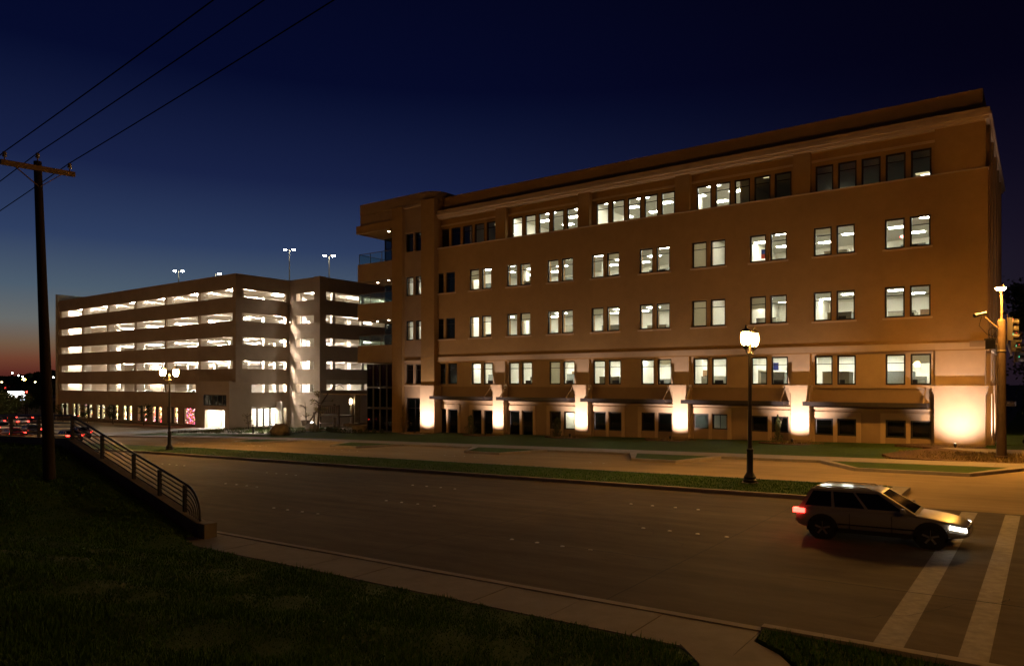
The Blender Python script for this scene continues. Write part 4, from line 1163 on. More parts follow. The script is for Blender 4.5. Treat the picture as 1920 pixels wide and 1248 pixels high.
# mast arm with three signal heads receding past the corner
AD = Vector((0.012, 1.0, -0.11)).normalized()
a0 = Vector((px_, py_, 6.45)); L = 10.5
MB().tube([a0, a0 + AD * L], [0.11, 0.06], 12).build('mast_arm', M_POLE, sp, True)
M_SIG = mat('signal_housing', (0.016, 0.011, 0.008), 0.55, 0.2, 5, spec=0.4)
M_SIGB = mat('signal_backplate', (0.030, 0.014, 0.008), 0.6, 0.15, 5)
for i, s in enumerate((1.6, 5.4, 9.6)):
    c = a0 + AD * s + Vector((0.14, 0, 0))
    t = thing('traffic_signal', ['traffic signal head hung nearest the thick pole', 'middle traffic signal head on the mast arm', 'farthest traffic signal head on the mast arm'][i], 'traffic signal', tuple(c), 'signal heads on the mast arm')
    MB().box(c.x + 0.05, c.x + 0.25, c.y - 0.18, c.y + 0.18, c.z - 0.55, c.z + 0.55).build('housing', M_SIG, t)
    MB().box(c.x + 0.02, c.x + 0.049, c.y - 0.33, c.y + 0.33, c.z - 0.70, c.z + 0.70).build('backplate', M_SIGB, t)
    for j, dz in enumerate((0.35, 0, -0.35)):
        MB().tube([(c.x + 0.25, c.y, c.z + dz), (c.x + 0.49, c.y, c.z + dz - 0.02)], 0.155, 12, False).build('visor', M_SIG, t, True)
        MB().tube([(c.x + 0.251, c.y, c.z + dz), (c.x + 0.262, c.y, c.z + dz)], 0.14, 12).build('lens', [emit('signal_red', (1, .05, .03), 14, (.3, 0, 0)), mat('amber_off', (.10, .05, .01), .3), emit('signal_green', (.1, 1, .55), 5, (0, .2, .1))][j], t)
# detector camera and brackets on the left of the pole
t = thing('detector_camera', 'vehicle detector camera on a bracket left of the signal pole', 'camera', (px_ - 0.5, py_ - 0.3, 6.5))
MB().bar((px_ - 0.1, py_ - 0.1, 6.2), (px_ - 0.62, py_ - 0.5, 6.75), 0.05).build('bracket', M_POLE, t)
MB().tube([(px_ - 0.60, py_ - 0.5, 6.95), (px_ - 0.95, py_ - 0.75, 6.85)], 0.085, 12).build('camera_body', M_DARKP, t, True)
MB().tube([(px_ - 0.96, py_ - 0.757, 6.847), (px_ - 1.03, py_ - 0.81, 6.83)], [0.085, 0.11], 12).build('hood', M_DARKP, t, True)
MB().tube([(px_ - 0.75, py_ - 0.6, 6.8), (px_ - 0.85, py_ - 0.62, 6.35), (px_ - 0.55, py_ - 0.4, 5.95), (px_ - 0.2, py_ - 0.1, 5.8)], 0.012, 6).build('cable', M_WIRE, t, True)
t = thing('pedestrian_signal', 'small pedestrian signal box strapped to the signal pole', 'traffic signal', (px_ - 0.35, py_ - 0.25, 5.4))
MB().box(px_ - 0.62, px_ - 0.22, py_ - 0.36, py_ - 0.1, 5.25, 5.72).build('housing', M_SIG, t)
MB().box(px_ - 0.66, px_ - 0.18, py_ - 0.42, py_ - 0.361, 5.66, 5.75).build('visor', M_SIG, t)
MB().bar((px_ - 0.22, py_ - 0.15, 5.5), (px_ - 0.1, py_ - 0.05, 5.5), 0.05).build('bracket', M_GALV, t)
t = thing('cable_loops', 'loose looping cables hanging beside the signal pole', 'cable', (px_ - 0.3, py_ - 0.2, 5.6))
for (r, dx, dz) in ((0.22, -0.32, 0.0), (0.16, -0.36, 0.12)):
    MB().tube([(px_ + dx + r * math.cos(a) * 0.8, py_ - 0.45, 5.95 + dz + r * math.sin(a) * 1.3) for a in [0.4 + 2 * math.pi * k / 22 for k in range(21)]], 0.010, 5).build('cable', M_WIRE, t, True)
# concrete pad round the pole, mulch beds
struct('corner_pad', MB().prism([(-2.0, -3.6), (-1.2, -3.1), (2.9, -2.2), (2.9, -5.4), (1.9, -5.9), (-0.3, -4.7)][::-1], -0.2, 0.125), M_SIDE)
def bed(name, poly, z):
    return struct(name, MB().prism(poly[::-1], z - 0.3, z), M_MULCH)
bed('mulch_bed', [(-3.9, -8.9), (-2.2, -3.4), (-0.2, -4.9), (1.8, -6.0), (2.9, -6.0), (2.9, -10.6), (-3.2, -10.6)], 0.11)
bed('mulch_bed', [(-4.3, -2.2), (-3.6, -0.9), (-0.2, -0.9), (0.2, -1.9), (-1.1, -3.0), (-2.2, -3.3)], 0.10)
for c in (-10.0, -18.3, -26.5, -34.7, -42.6):
    z = gz(c) + 0.085
    pts = [(c + 2.1 * math.cos(a) * (1 + 0.12 * math.sin(3 * a + c)), -1.9 + 1.1 * math.sin(a) * (1 + 0.15 * math.sin(5 * a + c))) for a in [2 * math.pi * k / 18 for k in range(18)]]
    bed('mulch_bed', pts[::-1][::-1], z)
def clump(name, label, pts, mats, n, size, cat='plant', group=None, seed=1, stuff=False):
    r = random.Random(seed); m = MB()
    for k in range(n):
        x, y, z, rad = r.choice(pts)
        while True:
            dx, dy, dz = [r.uniform(-1, 1) for _ in range(3)]
            if dx * dx + dy * dy + dz * dz < 1: break
        p = Vector((x + dx * rad, y + dy * rad, max(z + dz * rad, z - rad)))
        a = Vector((r.uniform(-1, 1), r.uniform(-1, 1), r.uniform(-1, 1))).normalized()
        b = a.orthogonal().normalized(); s = size * r.uniform(0.5, 1.3)
        m.quad(p - a * s, p + b * s * 0.45, p + a * s, p - b * s * 0.45)
    return m.build(name, mats, None, False, 'stuff' if stuff else None)
# low ground cover on the beds
mb = MB(); r_ = random.Random(5)
for k in range(5200):
    if k < 3000: x, y = r_.uniform(-3.6, 2.5), r_.uniform(-10.3, -5.5)
    else:
        c = r_.choice((-10.0, -18.3, -26.5, -34.7, -42.6, -2.2)); a = r_.uniform(0, 6.28); q = math.sqrt(r_.random()); x, y = c + 1.9 * q * math.cos(a), -1.9 + 0.9 * q * math.sin(a)
    z = gz(x) + 0.09; h = r_.uniform(0.05, 0.16); a = r_.uniform(0, 3.14); w = 0.03
    mb.tri((x - w * math.cos(a), y - w * math.sin(a), z), (x + w * math.cos(a), y + w * math.sin(a), z), (x + r_.uniform(-.06, .06), y + r_.uniform(-.06, .06), z + h))
o = mb.build('ground_cover', M_LEAFY, None, False, 'stuff'); tag(o, 'dry low ground cover on the mulch beds along the facade', 'ground cover')

def shrub(x, y, h, w, label, seed, m=M_LEAF, n=900, cone=False):
    z = gz(x) + 0.06
    t = thing('shrub', label, 'shrub', (x, y, z), 'shrubs along the facade')
    r = random.Random(seed); st_ = MB(); lf = MB()
    for k in range(9):
        a = r.uniform(0, 6.28); e = Vector((x + 0.45 * w * math.cos(a) * r.random(), y + 0.45 * w * math.sin(a) * r.random(), z + h * r.uniform(0.6, 0.98)))
        st_.tube([(x, y, z - 0.05), tuple(Vector((x, y, z)).lerp(e, 0.5) + Vector((r.uniform(-.05, .05), r.uniform(-.05, .05), 0))), tuple(e)], [0.022, 0.014, 0.006], 5)
    st_.build('stems', M_BARK, t, True)
    for k in range(n):
        hz = r.random(); rad = w / 2 * ((1.05 - hz) if cone else math.sin(math.pi * (0.18 + 0.78 * hz))) * (0.75 + 0.35 * math.sin(9 * hz + seed))
        a = r.uniform(0, 6.28); q = math.sqrt(r.random()) * rad * r.uniform(0.7, 1.15)
        p = Vector((x + q * math.cos(a), y + q * math.sin(a), z + 0.06 + hz * h))
        d = Vector((r.uniform(-1, 1), r.uniform(-1, 1), r.uniform(-.3, 1))).normalized(); b = d.orthogonal().normalized(); s = r.uniform(0.03, 0.075)
        lf.quad(p - d * s, p + b * s * .45, p + d * s, p - b * s * .45)
    lf.build('foliage', m, t)
shrub(-44.9, -1.3, 2.1, 1.5, 'wispy shrub before the tower window beside the leftmost uplit pier', 11, M_LEAFY, 520)
shrub(-36.7, -1.5, 1.6, 1.15, 'dense dark shrub left of the fifth pilaster from the right', 12, M_LEAF, 900)
shrub(-27.9, -1.6, 1.5, 1.05, 'rounded dark shrub left of the fourth pilaster from the right', 13, M_LEAFD, 900)
shrub(-11.1, -1.5, 1.75, 1.0, 'upright spiky shrub left of the second pilaster from the right', 14, M_LEAF, 800, True)

# ------------------------------------------------------------------ trees
def tree(x, y, h, label, seed, crown_r, n, trunk_h=0.35, m=M_LEAFD, leaf=0.2, group=None, name='tree', sparse=False, z=None):
    z = gz(x) if z is None else z
    t = thing(name, label, 'tree', (x, y, z), group)
    r = random.Random(seed); tr = MB(); cr = MB()
    base = Vector((x, y, z - 0.1)); topp = Vector((x + r.uniform(-.3, .3), y + r.uniform(-.3, .3), z + h * 0.8))
    tr.tube([base, base.lerp(topp, .3), base.lerp(topp, .65), topp], [h * 0.022, h * 0.018, h * 0.011, h * 0.004], 8)
    ends = []
    for k in range(11):
        s = base.lerp(topp, r.uniform(trunk_h, 0.95)); a = r.uniform(0, 6.28); L_ = crown_r * r.uniform(0.55, 1.0)
        e = s + Vector((math.cos(a) * L_, math.sin(a) * L_, r.uniform(0.1, 0.7) * L_))
        tr.tube([s, s.lerp(e, .5) + Vector((0, 0, 0.12 * L_)), e], [h * 0.008, h * 0.005, h * 0.002], 5)
        ends += [e, s.lerp(e, 0.6)]
    tr.build('trunk', M_BARK, t, True)
    ends.append(topp)
    cl = [(e, crown_r * r.uniform(0.22, 0.45) * (0.6 if sparse else 1)) for e in ends]
    for k in range(n):
        e, rad = r.choice(cl)
        d = Vector((r.gauss(0, .5), r.gauss(0, .5), r.gauss(0, .42)))
        p = e + d * rad
        a = Vector((r.uniform(-1, 1), r.uniform(-1, 1), r.uniform(-1, 1))).normalized(); b = a.orthogonal().normalized(); s = leaf * r.uniform(.5, 1.2)
        cr.quad(p - a * s, p + b * s * .5, p + a * s, p - b * s * .5)
    cr.build('crown', m, t)
tree(4.6, 22, 12.5, 'dark leafy tree beyond the building corner, nearest the signal pole', 21, 3.9, 5200, 0.2, leaf=0.22, group='trees beyond the corner')
tree(4.2, 44, 15, 'tall dark tree farther back along the side of the building', 22, 4.6, 5200, 0.2, leaf=0.28, group='trees beyond the corner')
tree(3.4, 9.5, 3.6, 'low bushy tree on the side lawn behind the signal pole', 23, 1.5, 2600, 0.15, M_LEAF, 0.11, 'trees beyond the corner')

# garage front: small trees before the shop windows, planting, boulder, path lights
for i, x in enumerate((-125.0, -116.3, -108.0, -99.0)):
    tree(x, 1.8, 3.4, f'small dark street tree before the shop windows, {ordinal(4 - i)} from the garage entrance', 30 + i, 0.95, 700, 0.3, M_LEAFD, 0.1, 'street trees before the shops')
tree(-59.6, 0.6, 5.0, 'thin young tree with sparse leaves beside the timber stand', 40, 1.5, 170, 0.4, M_LEAFY, 0.13, name='young_tree', sparse=True)
tree(-66.5, 4.5, 3.8, 'bare slender sapling before the lit garage lobby', 41, 0.9, 60, 0.4, M_LEAFY, 0.09, name='young_tree', sparse=True)
tree(-73.0, 1.2, 2.4, 'small thin sapling at the left end of the lobby windows', 42, 0.6, 90, 0.3, M_LEAFY, 0.08, name='young_tree', sparse=True)

def boulder(x, y, r, label, seed):
    rr_ = random.Random(seed); m = MB(); z = gz(x)
    nl, nn = 7, 12
    i0 = 0; ph = [rr_.uniform(0, 6) for _ in range(4)]
    for i in range(nl):
        th = math.pi * i / (nl - 1)
        for j in range(nn):
            a = 2 * math.pi * j / nn
            k = 1 + 0.14 * math.sin(3 * a + ph[0] + 2 * th) + 0.1 * math.sin(5 * a + ph[1]) * math.sin(3 * th + ph[2])
            m.v.append((x + r * k * math.sin(th) * math.cos(a), y + r * 0.8 * k * math.sin(th) * math.sin(a), z + 0.05 + r * 0.62 * (0.55 + k * math.cos(th))))
    for i in range(nl - 1):
        for j in range(nn):
            a = i * nn + j; b = i * nn + (j + 1) % nn
            m.f.append((a, b, b + nn, a + nn)); m.mi.append(0)
    return tag(m.build('boulder', M_STONE, None, True), label, 'boulder')
boulder(-56.3, -6.4, 1.05, 'large brown boulder by the road before the garage lobby', 2)
boulder(-60.5, 0.5, 0.8, 'smaller boulder behind the large one', 3)
def path_light(x, y, label, lit=False):
    z = gz(x) + 0.05
    t = thing('path_light', label, 'light fixture', (x, y, z), 'bollard path lights')
    MB().lathe([(0.10, -0.05), (0.10, 0.72)], (x, y, z), 10).build('post', M_BLACK, t, True)
    MB().lathe([(0.085, 0.721), (0.085, 0.86)], (x, y, z), 10).build('lens', emit('path_light_glow', (0.95, 0.97, 1.0), 160) if lit else mat('frosted_lens', (0.4, 0.4, 0.38), 0.4), t)
    MB().lathe([(0.20, 0.861), (0.20, 0.88), (0.02, 0.95)], (x, y, z), 10).build('cap', M_BLACK, t, True)
    if not lit:
        light('lamp', 'SPOT', (x - 0.14, y + 0.08, z + 0.84), (1.0, 0.93, 0.80), 260, t, 0.03, (x - 1.2, y + 0.9, z), 150, 0.6)
path_light(-62.0, -5.6, 'dark bollard path light, leftmost before the lobby')
path_light(-62.4, -3.2, 'dark bollard path light, middle one before the lobby')
path_light(-60.6, -3.9, 'dark bollard path light just left of the large boulder')
path_light(-61.6, 1.4, 'lit bollard path light before the timber stand', True)
# gravel bed and planting in front of the lobby
struct('gravel_bed', strip(MB(), -77.5, -58.5, -6.8, 3.6, 0.075, step=3), mat('gravel', (0.42, 0.38, 0.30), 0.95, 0.35, 18, 0.8, 20))
r_ = random.Random(9); m = MB()
for k in range(260):
    cx, cy = r_.uniform(-77, -56), r_.uniform(-6.5, 4); rad = r_.uniform(0.12, 0.4)
    for q in range(16):
        a = r_.uniform(0, 6.28); h = r_.uniform(0.1, 0.4); z = gz(cx) + 0.07; x = cx + rad * r_.uniform(-1, 1); y = cy + rad * r_.uniform(-1, 1)
        m.tri((x - .03, y, z), (x + .03, y, z), (x + .12 * math.cos(a), y + .12 * math.sin(a), z + h))
o = m.build('low_planting', M_LEAF, None, False, 'stuff'); tag(o, 'low tufts of planting in the gravel before the lobby', 'planting')
# driveway into the garage
struct("driveway", strip(MB(), -84.6, -77.9, -12.9, 3.4, 0.14, step=3), M_SIDE)

# timber stand with slatted rail, leaning beam and bucket
ts = thing('timber_stand', 'dark slatted timber stand with a leaning beam and bucket beside the patio', 'timber structure', (-60.5, 3.4, gz(-60.5)))
X0, X1, Y0, Y1, zb = -61.7, -58.6, 2.6, 4.6, gz(-60.5)
for (x, y) in ((X0, Y0), (X1, Y0), (X0, Y1), (X1, Y1)):
    MB().box(x - 0.09, x + 0.09, y - 0.09, y + 0.09, zb - 0.1, zb + 2.75).build('post', M_TIMBER, ts)
MB().box(X0 - 0.12, X1 + 0.12, Y0 - 0.12, Y1 + 0.12, zb + 1.45, zb + 1.6).build('platform', M_TIMBER, ts)
for z in (1.75, 2.55):
    MB().box(X0 + 0.09, X1 - 0.09, Y0 - 0.05, Y0 + 0.05, zb + z, zb + z + 0.12).build('rail', M_TIMBER, ts)
for k in range(8):
    x = X0 + 0.35 + k * 0.345
    MB().box(x - 0.05, x + 0.05, Y0 - 0.03, Y0 + 0.03, zb + 1.87, zb + 2.55).build('slat', M_TIMBER, ts)
MB().bar((X0 + 0.1, Y0, zb + 0.7), (X1 - 0.1, Y0, zb + 0.7), 0.1, 0.12).build('rail', M_TIMBER, ts)
MB().tube([(-63.4, 2.4, zb + 0.7), (-60.0, 2.4, zb + 4.1), (-59.2, 2.4, zb + 4.7), (-58.2, 2.4, zb + 4.95), (-57.5, 2.4, zb + 4.6)], [0.09, 0.07, 0.05, 0.035, 0.03], 8).build('leaning_beam', M_TIMBER, ts, True)
MB().box(-62.6, -62.45, 2.35, 2.5, zb, zb + 1.9).build('post', M_TIMBER, ts)
MB().lathe([(0.34, 0.35), (0.46, 0.85), (0.48, 0.95), (0.42, 0.95), (0.3, 0.4)], (-64.0, 2.4, zb), 12).build('bucket', M_TIMBER, ts, True)
# patio, clipped row, canopy, stone column with lantern
pat = [(-56.6 + 9.6 * t_, 0.2 - 2.6 * math.sin(math.pi * min(1, t_ * 0.75))) for t_ in [k / 10 for k in range(11)]]
pz = gz(-52) + 0.09
m = MB()
pp = pat + [(-47.2, 3.0), (-51.0, 9.0), (-61.5, 9.5)]
m.prism(pp, pz - 0.5, pz); struct('patio', m, M_SIDE)
r_ = random.Random(12)
for k in range(15):
    t_ = k / 14; x = -57.2 + 10.2 * t_; y = -0.1 - 2.75 * math.sin(math.pi * min(1, t_ * 0.75))
    m = MB()
    z = gz(x) + 0.05
    for q in range(110):
        d = Vector((r_.gauss(0, 1), r_.gauss(0, 1), r_.gauss(0, 1))).normalized() * 0.21 * r_.uniform(.7, 1.1)
        p = Vector((x, y, z + 0.2)) + d
        a = Vector((r_.uniform(-1, 1), r_.uniform(-1, 1), r_.uniform(-1, 1))).normalized(); b = a.orthogonal().normalized(); s = 0.06
        m.quad(p - a * s, p + b * s * .5, p + a * s, p - b * s * .5)
    o = m.build('clipped_shrub', M_LEAFD); tag(o, f'small clipped round shrub, {ordinal(k + 1)} from the left in the row along the patio edge', 'shrub', 'row of clipped shrubs at the patio')
en = thing('entrance_canopy', 'flat dark entrance canopy carried by a stone column beside the tower', 'canopy', (-58, 5, gz(-58)))
MB().box(-63.6, -51.6, 4.2, 8.6, 2.45, 2.80).build('canopy_slab', M_STEEL, en)
MB().box(-63.4, -51.8, 4.4, 8.4, 2.32, 2.449).build('soffit', M_STUCCO2, en)
MB().box(-60.9, -60.1, 6.2, 7.0, gz(-60) - 0.2, 2.319).build('column', M_STONE, en)
MB().box(-61.4, -59.6, 5.6, 7.6, gz(-60) - 0.2, gz(-60) + 0.55).build('stone_base', M_STONE, en)
t = thing('wall_lantern', 'bright wall lantern on the stone column under the entrance canopy', 'lantern', (-60.5, 6.1, 1.3))
MB().box(-60.62, -60.38, 6.08, 6.199, 1.2, 1.9).build('backplate', M_BLACK, t)
MB().lathe([(0.08, 1.25), (0.13, 1.35), (0.13, 1.7), (0.09, 1.8)], (-60.5, 5.93, 0), 10).build('glass', emit('wall_lantern_glow', (1, .8, .5), 60), t)
MB().lathe([(0.16, 1.801), (0.03, 1.92)], (-60.5, 5.93, 0), 10).build('roof', M_BLACK, t, True)
for (x, y, lb) in ((-58.6, 4.2, 'round stone planter below the entrance canopy'), (-51.6, -0.6, 'square stone planter at the foot of the dark corner glass')):
    t = thing('stone_planter', lb, 'planter', (x, y, gz(x)))
    MB().lathe([(0.75, 0), (0.82, 0.5), (0.86, 0.62), (0.74, 0.62), (0.70, 0.5)], (x, y, gz(x) + 0.05), 14).build('bowl', M_STONE, t, True)
    MB().lathe([(0.72, 0.5), (0.3, 0.56)], (x, y, gz(x) + 0.05), 14).build('soil', M_MULCH, t)

# ------------------------------------------------------------------ cars
M_TYRE = mat('tyre', (0.012, 0.012, 0.012), 0.85, 0.2, 8)
M_RIM = mat('alloy_rim', (0.35, 0.34, 0.32), 0.35, 0.1, 5, metal=0.8)
M_CGLASS = mat('car_glass', (0.008, 0.009, 0.010), 0.06, 0.05, 2, spec=0.6)
M_TAIL = emit('tail_lamp', (1.0, 0.03, 0.02), 16, (0.3, 0, 0))
M_HEAD = emit('head_lamp', (1.0, 0.90, 0.72), 16)
M_TRIM = mat('car_trim', (0.015, 0.014, 0.013), 0.6, 0.1, 5)
CARS = {}
def paint(name, col):
    if name in MATS: return MATS[name]
    m = mat(name, col, 0.32, 0.03, 2, metal=0.15, spec=0.5)
    b = m.node_tree.nodes['Principled BSDF']
    b.inputs['Coat Weight'].default_value = 0.6; b.inputs['Coat Roughness'].default_value = 0.06
    return m
def car_meshes(kind, m, lights):
    key = (kind, m.name, lights)
    if key in CARS: return CARS[key]
    suv = kind == 'suv'
    L_ = 4.05 if suv else 4.2; Hh = 1.42 if suv else 1.30; hw = 0.86; zb = 0.24
    hl = L_ / 2
    belt = 0.86 if suv else 0.80
    #  (x, half width, shoulder height, bottom)
    S = [(-hl, 0.66, belt - 0.16, 0.42), (-hl + 0.06, 0.76, belt - 0.04, 0.32), (-hl + 0.25, 0.84, belt + 0.01, zb), (-hl + 0.8, hw, belt + 0.02, zb), (-0.2, hw, belt, zb), (hl - 1.35, hw, belt - 0.02, zb),
         (hl - 0.9, 0.85, belt - 0.07, zb), (hl - 0.4, 0.81, belt - 0.14, zb), (hl - 0.12, 0.72, belt - 0.24, 0.28), (hl, 0.58, belt - 0.36, 0.36)]
    b = MB(); nr = 12
    for (x, w, sh, bo) in S:
        mid = bo + (sh - bo) * 0.55
        ring = [(-0.80 * w, bo), (-0.97 * w, bo + 0.06), (-w, mid), (-0.985 * w, sh - 0.10), (-0.93 * w, sh - 0.02), (-0.78 * w, sh + 0.015)]
        ring = ring + [(-y, z) for y, z in ring[::-1]]
        b.v += [(x, y, z) for y, z in ring]
    for i in range(len(S) - 1):
        for j in range(nr):
            a0 = i * nr + j; a1 = i * nr + (j + 1) % nr
            b.f.append((a0, a0 + nr, a1 + nr, a1)); b.mi.append(0)
    b.f.append(tuple(range(nr))); b.mi.append(0)
    e = (len(S) - 1) * nr; b.f.append(tuple(e + j for j in range(nr))[::-1]); b.mi.append(0)
    out_ = [('body', b.mesh('body', m, True), [])]
    out_.append(('grille', MB().box(hl - 0.075, hl - 0.03, -0.40, 0.40, belt - 0.36, belt - 0.28).mesh('grille', M_TRIM), []))
    out_.append(('bumper_strip', MB().box(-hl - 0.012, -hl + 0.1, -0.55, 0.55, 0.40, 0.48).mesh('bumper_strip', M_TRIM), []))
    out_.append(('licence_plate', MB().box(-hl - 0.010, -hl + 0.02, -0.16, 0.16, 0.52, 0.62).mesh('licence_plate', M_RIM), []))
    # cabin: base and roof outlines
    if suv: base = (-hl + 0.12, hl - 1.12); roof = (-hl + 0.42, hl - 1.95)
    else: base = (-hl + 0.45, hl - 1.15); roof = (-hl + 1.15, hl - 2.05)
    zr = Hh; bw, rw_ = 0.76, 0.58
    c = MB()
    def ring_(x0, x1, w, z): return [(x0, -w, z), (x1, -w, z), (x1, w, z), (x0, w, z)]
    lo = ring_(base[0], base[1], bw, belt - 0.03); hi = ring_(roof[0], roof[1], rw_, zr - 0.05); tp = ring_(roof[0] + 0.14, roof[1] - 0.16, rw_ - 0.12, zr)
    for A, B in ((lo, hi), (hi, tp)):
        for k in range(4):
            q = (k + 1) % 4
            c.quad(A[k], A[q], B[q], B[k])
    c.quad(*tp)
    out_.append(('cabin', c.mesh('cabin', m, False), []))
    # panes lie just proud of the cabin faces
    def pane(A, B, C, D, s0, s1, t0, t1, nrm):
        A, B, C, D = map(Vector, (A, B, C, D)); nrm = Vector(nrm) * 0.006
        P = lambda s, t: (A.lerp(B, s).lerp(D.lerp(C, s), t)) + nrm
        g = MB(); g.quad(P(s0, t0), P(s1, t0), P(s1, t1), P(s0, t1)); return g
    panes = []
    for sgn in (0, 1):
        A, B, C, D = (lo[0], lo[1], hi[1], hi[0]) if sgn == 0 else (lo[3], lo[2], hi[2], hi[3])
        nn = (0, -1, 0.2) if sgn == 0 else (0, 1, 0.2)
        for (s0, s1) in ((0.05, 0.30), (0.33, 0.60), (0.63, 0.93)):
            panes.append(pane(A, B, C, D, s0, s1, 0.14, 0.90, nn))
    panes.append(pane(lo[1], lo[2], hi[2], hi[1], 0.08, 0.92, 0.08, 0.94, (1, 0, 0.6)))
    panes.append(pane(lo[0], lo[3], hi[3], hi[0], 0.08, 0.92, 0.25, 0.92, (-1, 0, 0.4)))
    for p in panes: out_.append(('window', p.mesh('window', M_CGLASS), []))
    # wheels
    for x in (-hl + 0.75, hl - 0.82):
        for s in (-1, 1):
            w = MB().tube([(x, s * (hw - 0.20), 0.31), (x, s * (hw + 0.012), 0.31)], 0.31, 20)
            rim = MB().tube([(x, s * (hw + 0.013), 0.31), (x, s * (hw + 0.020), 0.31)], 0.20, 14)
            rim = MB().tube([(x, s * (hw + 0.013), 0.31), (x, s * (hw + 0.016), 0.31)], 0.205, 16)
            for q in range(5):
                an = q * 2 * math.pi / 5 + 0.3
                rim.bar((x, s * (hw + 0.024), 0.31), (x + 0.19 * math.cos(an), s * (hw + 0.024), 0.31 + 0.19 * math.sin(an)), 0.012, 0.05, 1)
            out_.append(('wheel', w.mesh('wheel', M_TYRE, True), [('rim', rim.mesh('rim', [M_TRIM, M_RIM]))]))
            out_.append(('wheel_arch', MB().tube([(x, s * (hw - 0.1), 0.33), (x, s * (hw + 0.004), 0.33)], 0.375, 20).mesh('wheel_arch', M_TRIM), []))
    for s in (-1, 1):
        out_.append(('tail_lamp', MB().box(-hl - 0.005, -hl + 0.30, s * 0.72 - 0.118, s * 0.72 + 0.118, belt - 0.17, belt - 0.05).mesh('tail_lamp', M_TAIL if 't' in lights else mat('tail_lens', (.25, .01, .01), .2)), []))
        out_.append(('head_lamp', MB().hexa([(hl - 0.42, s * 0.69 - 0.135, belt - 0.31), (hl - 0.07, s * 0.60 - 0.125, belt - 0.37), (hl - 0.07, s * 0.60 + 0.125, belt - 0.37), (hl - 0.42, s * 0.69 + 0.135, belt - 0.31),
                                           (hl - 0.42, s * 0.69 - 0.13, belt - 0.22), (hl - 0.09, s * 0.60 - 0.11, belt - 0.29), (hl - 0.09, s * 0.60 + 0.11, belt - 0.29), (hl - 0.42, s * 0.69 + 0.13, belt - 0.22)]).mesh('head_lamp', M_HEAD if 'h' in lights else mat('head_lens', (.5, .5, .48), .15)), []))
        out_.append(('mirror', MB().hexa([(hl - 1.45, s * 0.84, belt + 0.02), (hl - 1.33, s * 0.84, belt + 0.02), (hl - 1.33, s * 1.0, belt + 0.04), (hl - 1.45, s * 1.0, belt + 0.04), (hl - 1.45, s * 0.84, belt + 0.14), (hl - 1.36, s * 0.84, belt + 0.14), (hl - 1.36, s * 0.99, belt + 0.14), (hl - 1.45, s * 0.99, belt + 0.14)]).mesh('mirror', m), []))
        if suv:
            out_.append(('roof_rail', MB().tube([(roof[0] + 0.1, s * 0.52, zr - 0.02), (roof[0] + 0.2, s * 0.52, zr + 0.03), (roof[1] - 0.3, s * 0.52, zr + 0.03), (roof[1] - 0.2, s * 0.52, zr - 0.02)], 0.015, 6).mesh('roof_rail', M_RIM), []))
    out_.append(('door_seams', MB().box(-0.62, -0.612, -hw - 0.003, -hw + 0.05, 0.34, belt - 0.1).box(0.36, 0.368, -hw - 0.003, -hw + 0.05, 0.34, belt - 0.1).mesh('door_seams', M_TRIM), []))
    for s in (-1, 1):
        out_.append(('side_moulding', MB().box(-0.9, 0.85, s * (hw - 0.004) - 0.006, s * (hw - 0.004) + 0.006, 0.44, 0.47).mesh('moulding', M_TRIM), []))
    out_.append(('lower_trim', MB().box(-hl + 0.35, hl - 0.4, -hw - 0.004, hw + 0.004, zb - 0.02, zb + 0.09).mesh('lower_trim', M_TRIM), []))
    for x in (-0.45, 0.5):
        out_.append(('door_handle', MB().box(x - 0.09, x + 0.09, -hw - 0.018, -hw + 0.02, belt - 0.17, belt - 0.14).mesh('door_handle', m), []))
    CARS[key] = out_
    return out_
def car(x, y, heading, kind, m, lights, label, group=None, z=None):
    z = gz(x) + 0.003 if z is None else z
    t = thing('suv' if kind == 'suv' else 'car', label, 'car', (x, y, z), group)
    t.rotation_euler = (0, -math.atan(0.0229) * math.cos(heading), heading)
    t.scale = (0.88, 0.88, 0.88)
    for nme, me, sub in car_meshes(kind, m, lights):
        o = link(nme, me, t, local=True)
        if nme == 'body':
            md = o.modifiers.new('smooth', 'SUBSURF'); md.levels = 2; md.render_levels = 2
        if nme == 'cabin':
            md = o.modifiers.new('round', 'BEVEL'); md.width = 0.05; md.segments = 3; md.limit_method = 'NONE'
        for n2, m2 in sub: link(n2, m2, o, local=True)
    return t
SILVER = paint('silver_paint', (0.20, 0.19, 0.175)); WHITE = paint('white_paint', (0.6, 0.58, 0.54)); DARK = paint('dark_paint', (0.02, 0.02, 0.024)); REDP = paint('red_paint', (0.16, 0.015, 0.015)); GREYP = paint('grey_paint', (0.10, 0.10, 0.105))
car(-0.55, -29.95, 0, 'suv', SILVER, 'th', 'silver compact SUV with roof rails and lit lamps crossing in the near lane').scale = (0.90, 0.88, 0.84)
PI = math.pi
car(-91.5, -15.1, PI, 'sedan', DARK, 't', 'dark sedan with lit tail lamps, far left behind the railing posts', 'cars queuing at the left')
car(-85.5, -18.9, PI, 'sedan', REDP, 't', 'red sedan with lit tail lamps behind the flat part of the railing', 'cars queuing at the left')
car(-79.0, -15.1, PI, 'suv', GREYP, 't', 'grey SUV with lit tail lamps just right of the utility pole', 'cars queuing at the left')
car(-72.0, -18.9, PI, 'sedan', DARK, 't', 'dark sedan with lit tail lamps, last of the queue before the garage', 'cars queuing at the left')
car(-101.0, -14.9, PI, 'suv', WHITE, 't', 'white SUV among the queue at the far left edge', 'cars queuing at the left')
car(-116.5, -7.2, PI * 0.95, 'suv', WHITE, 't', 'white SUV parked beyond the railing left of the garage', 'cars at the far lot')
car(-124.0, -7.8, PI * 0.98, 'sedan', SILVER, 't', 'silver car with lit tail lamps in the far lot at the left edge', 'cars at the far lot')
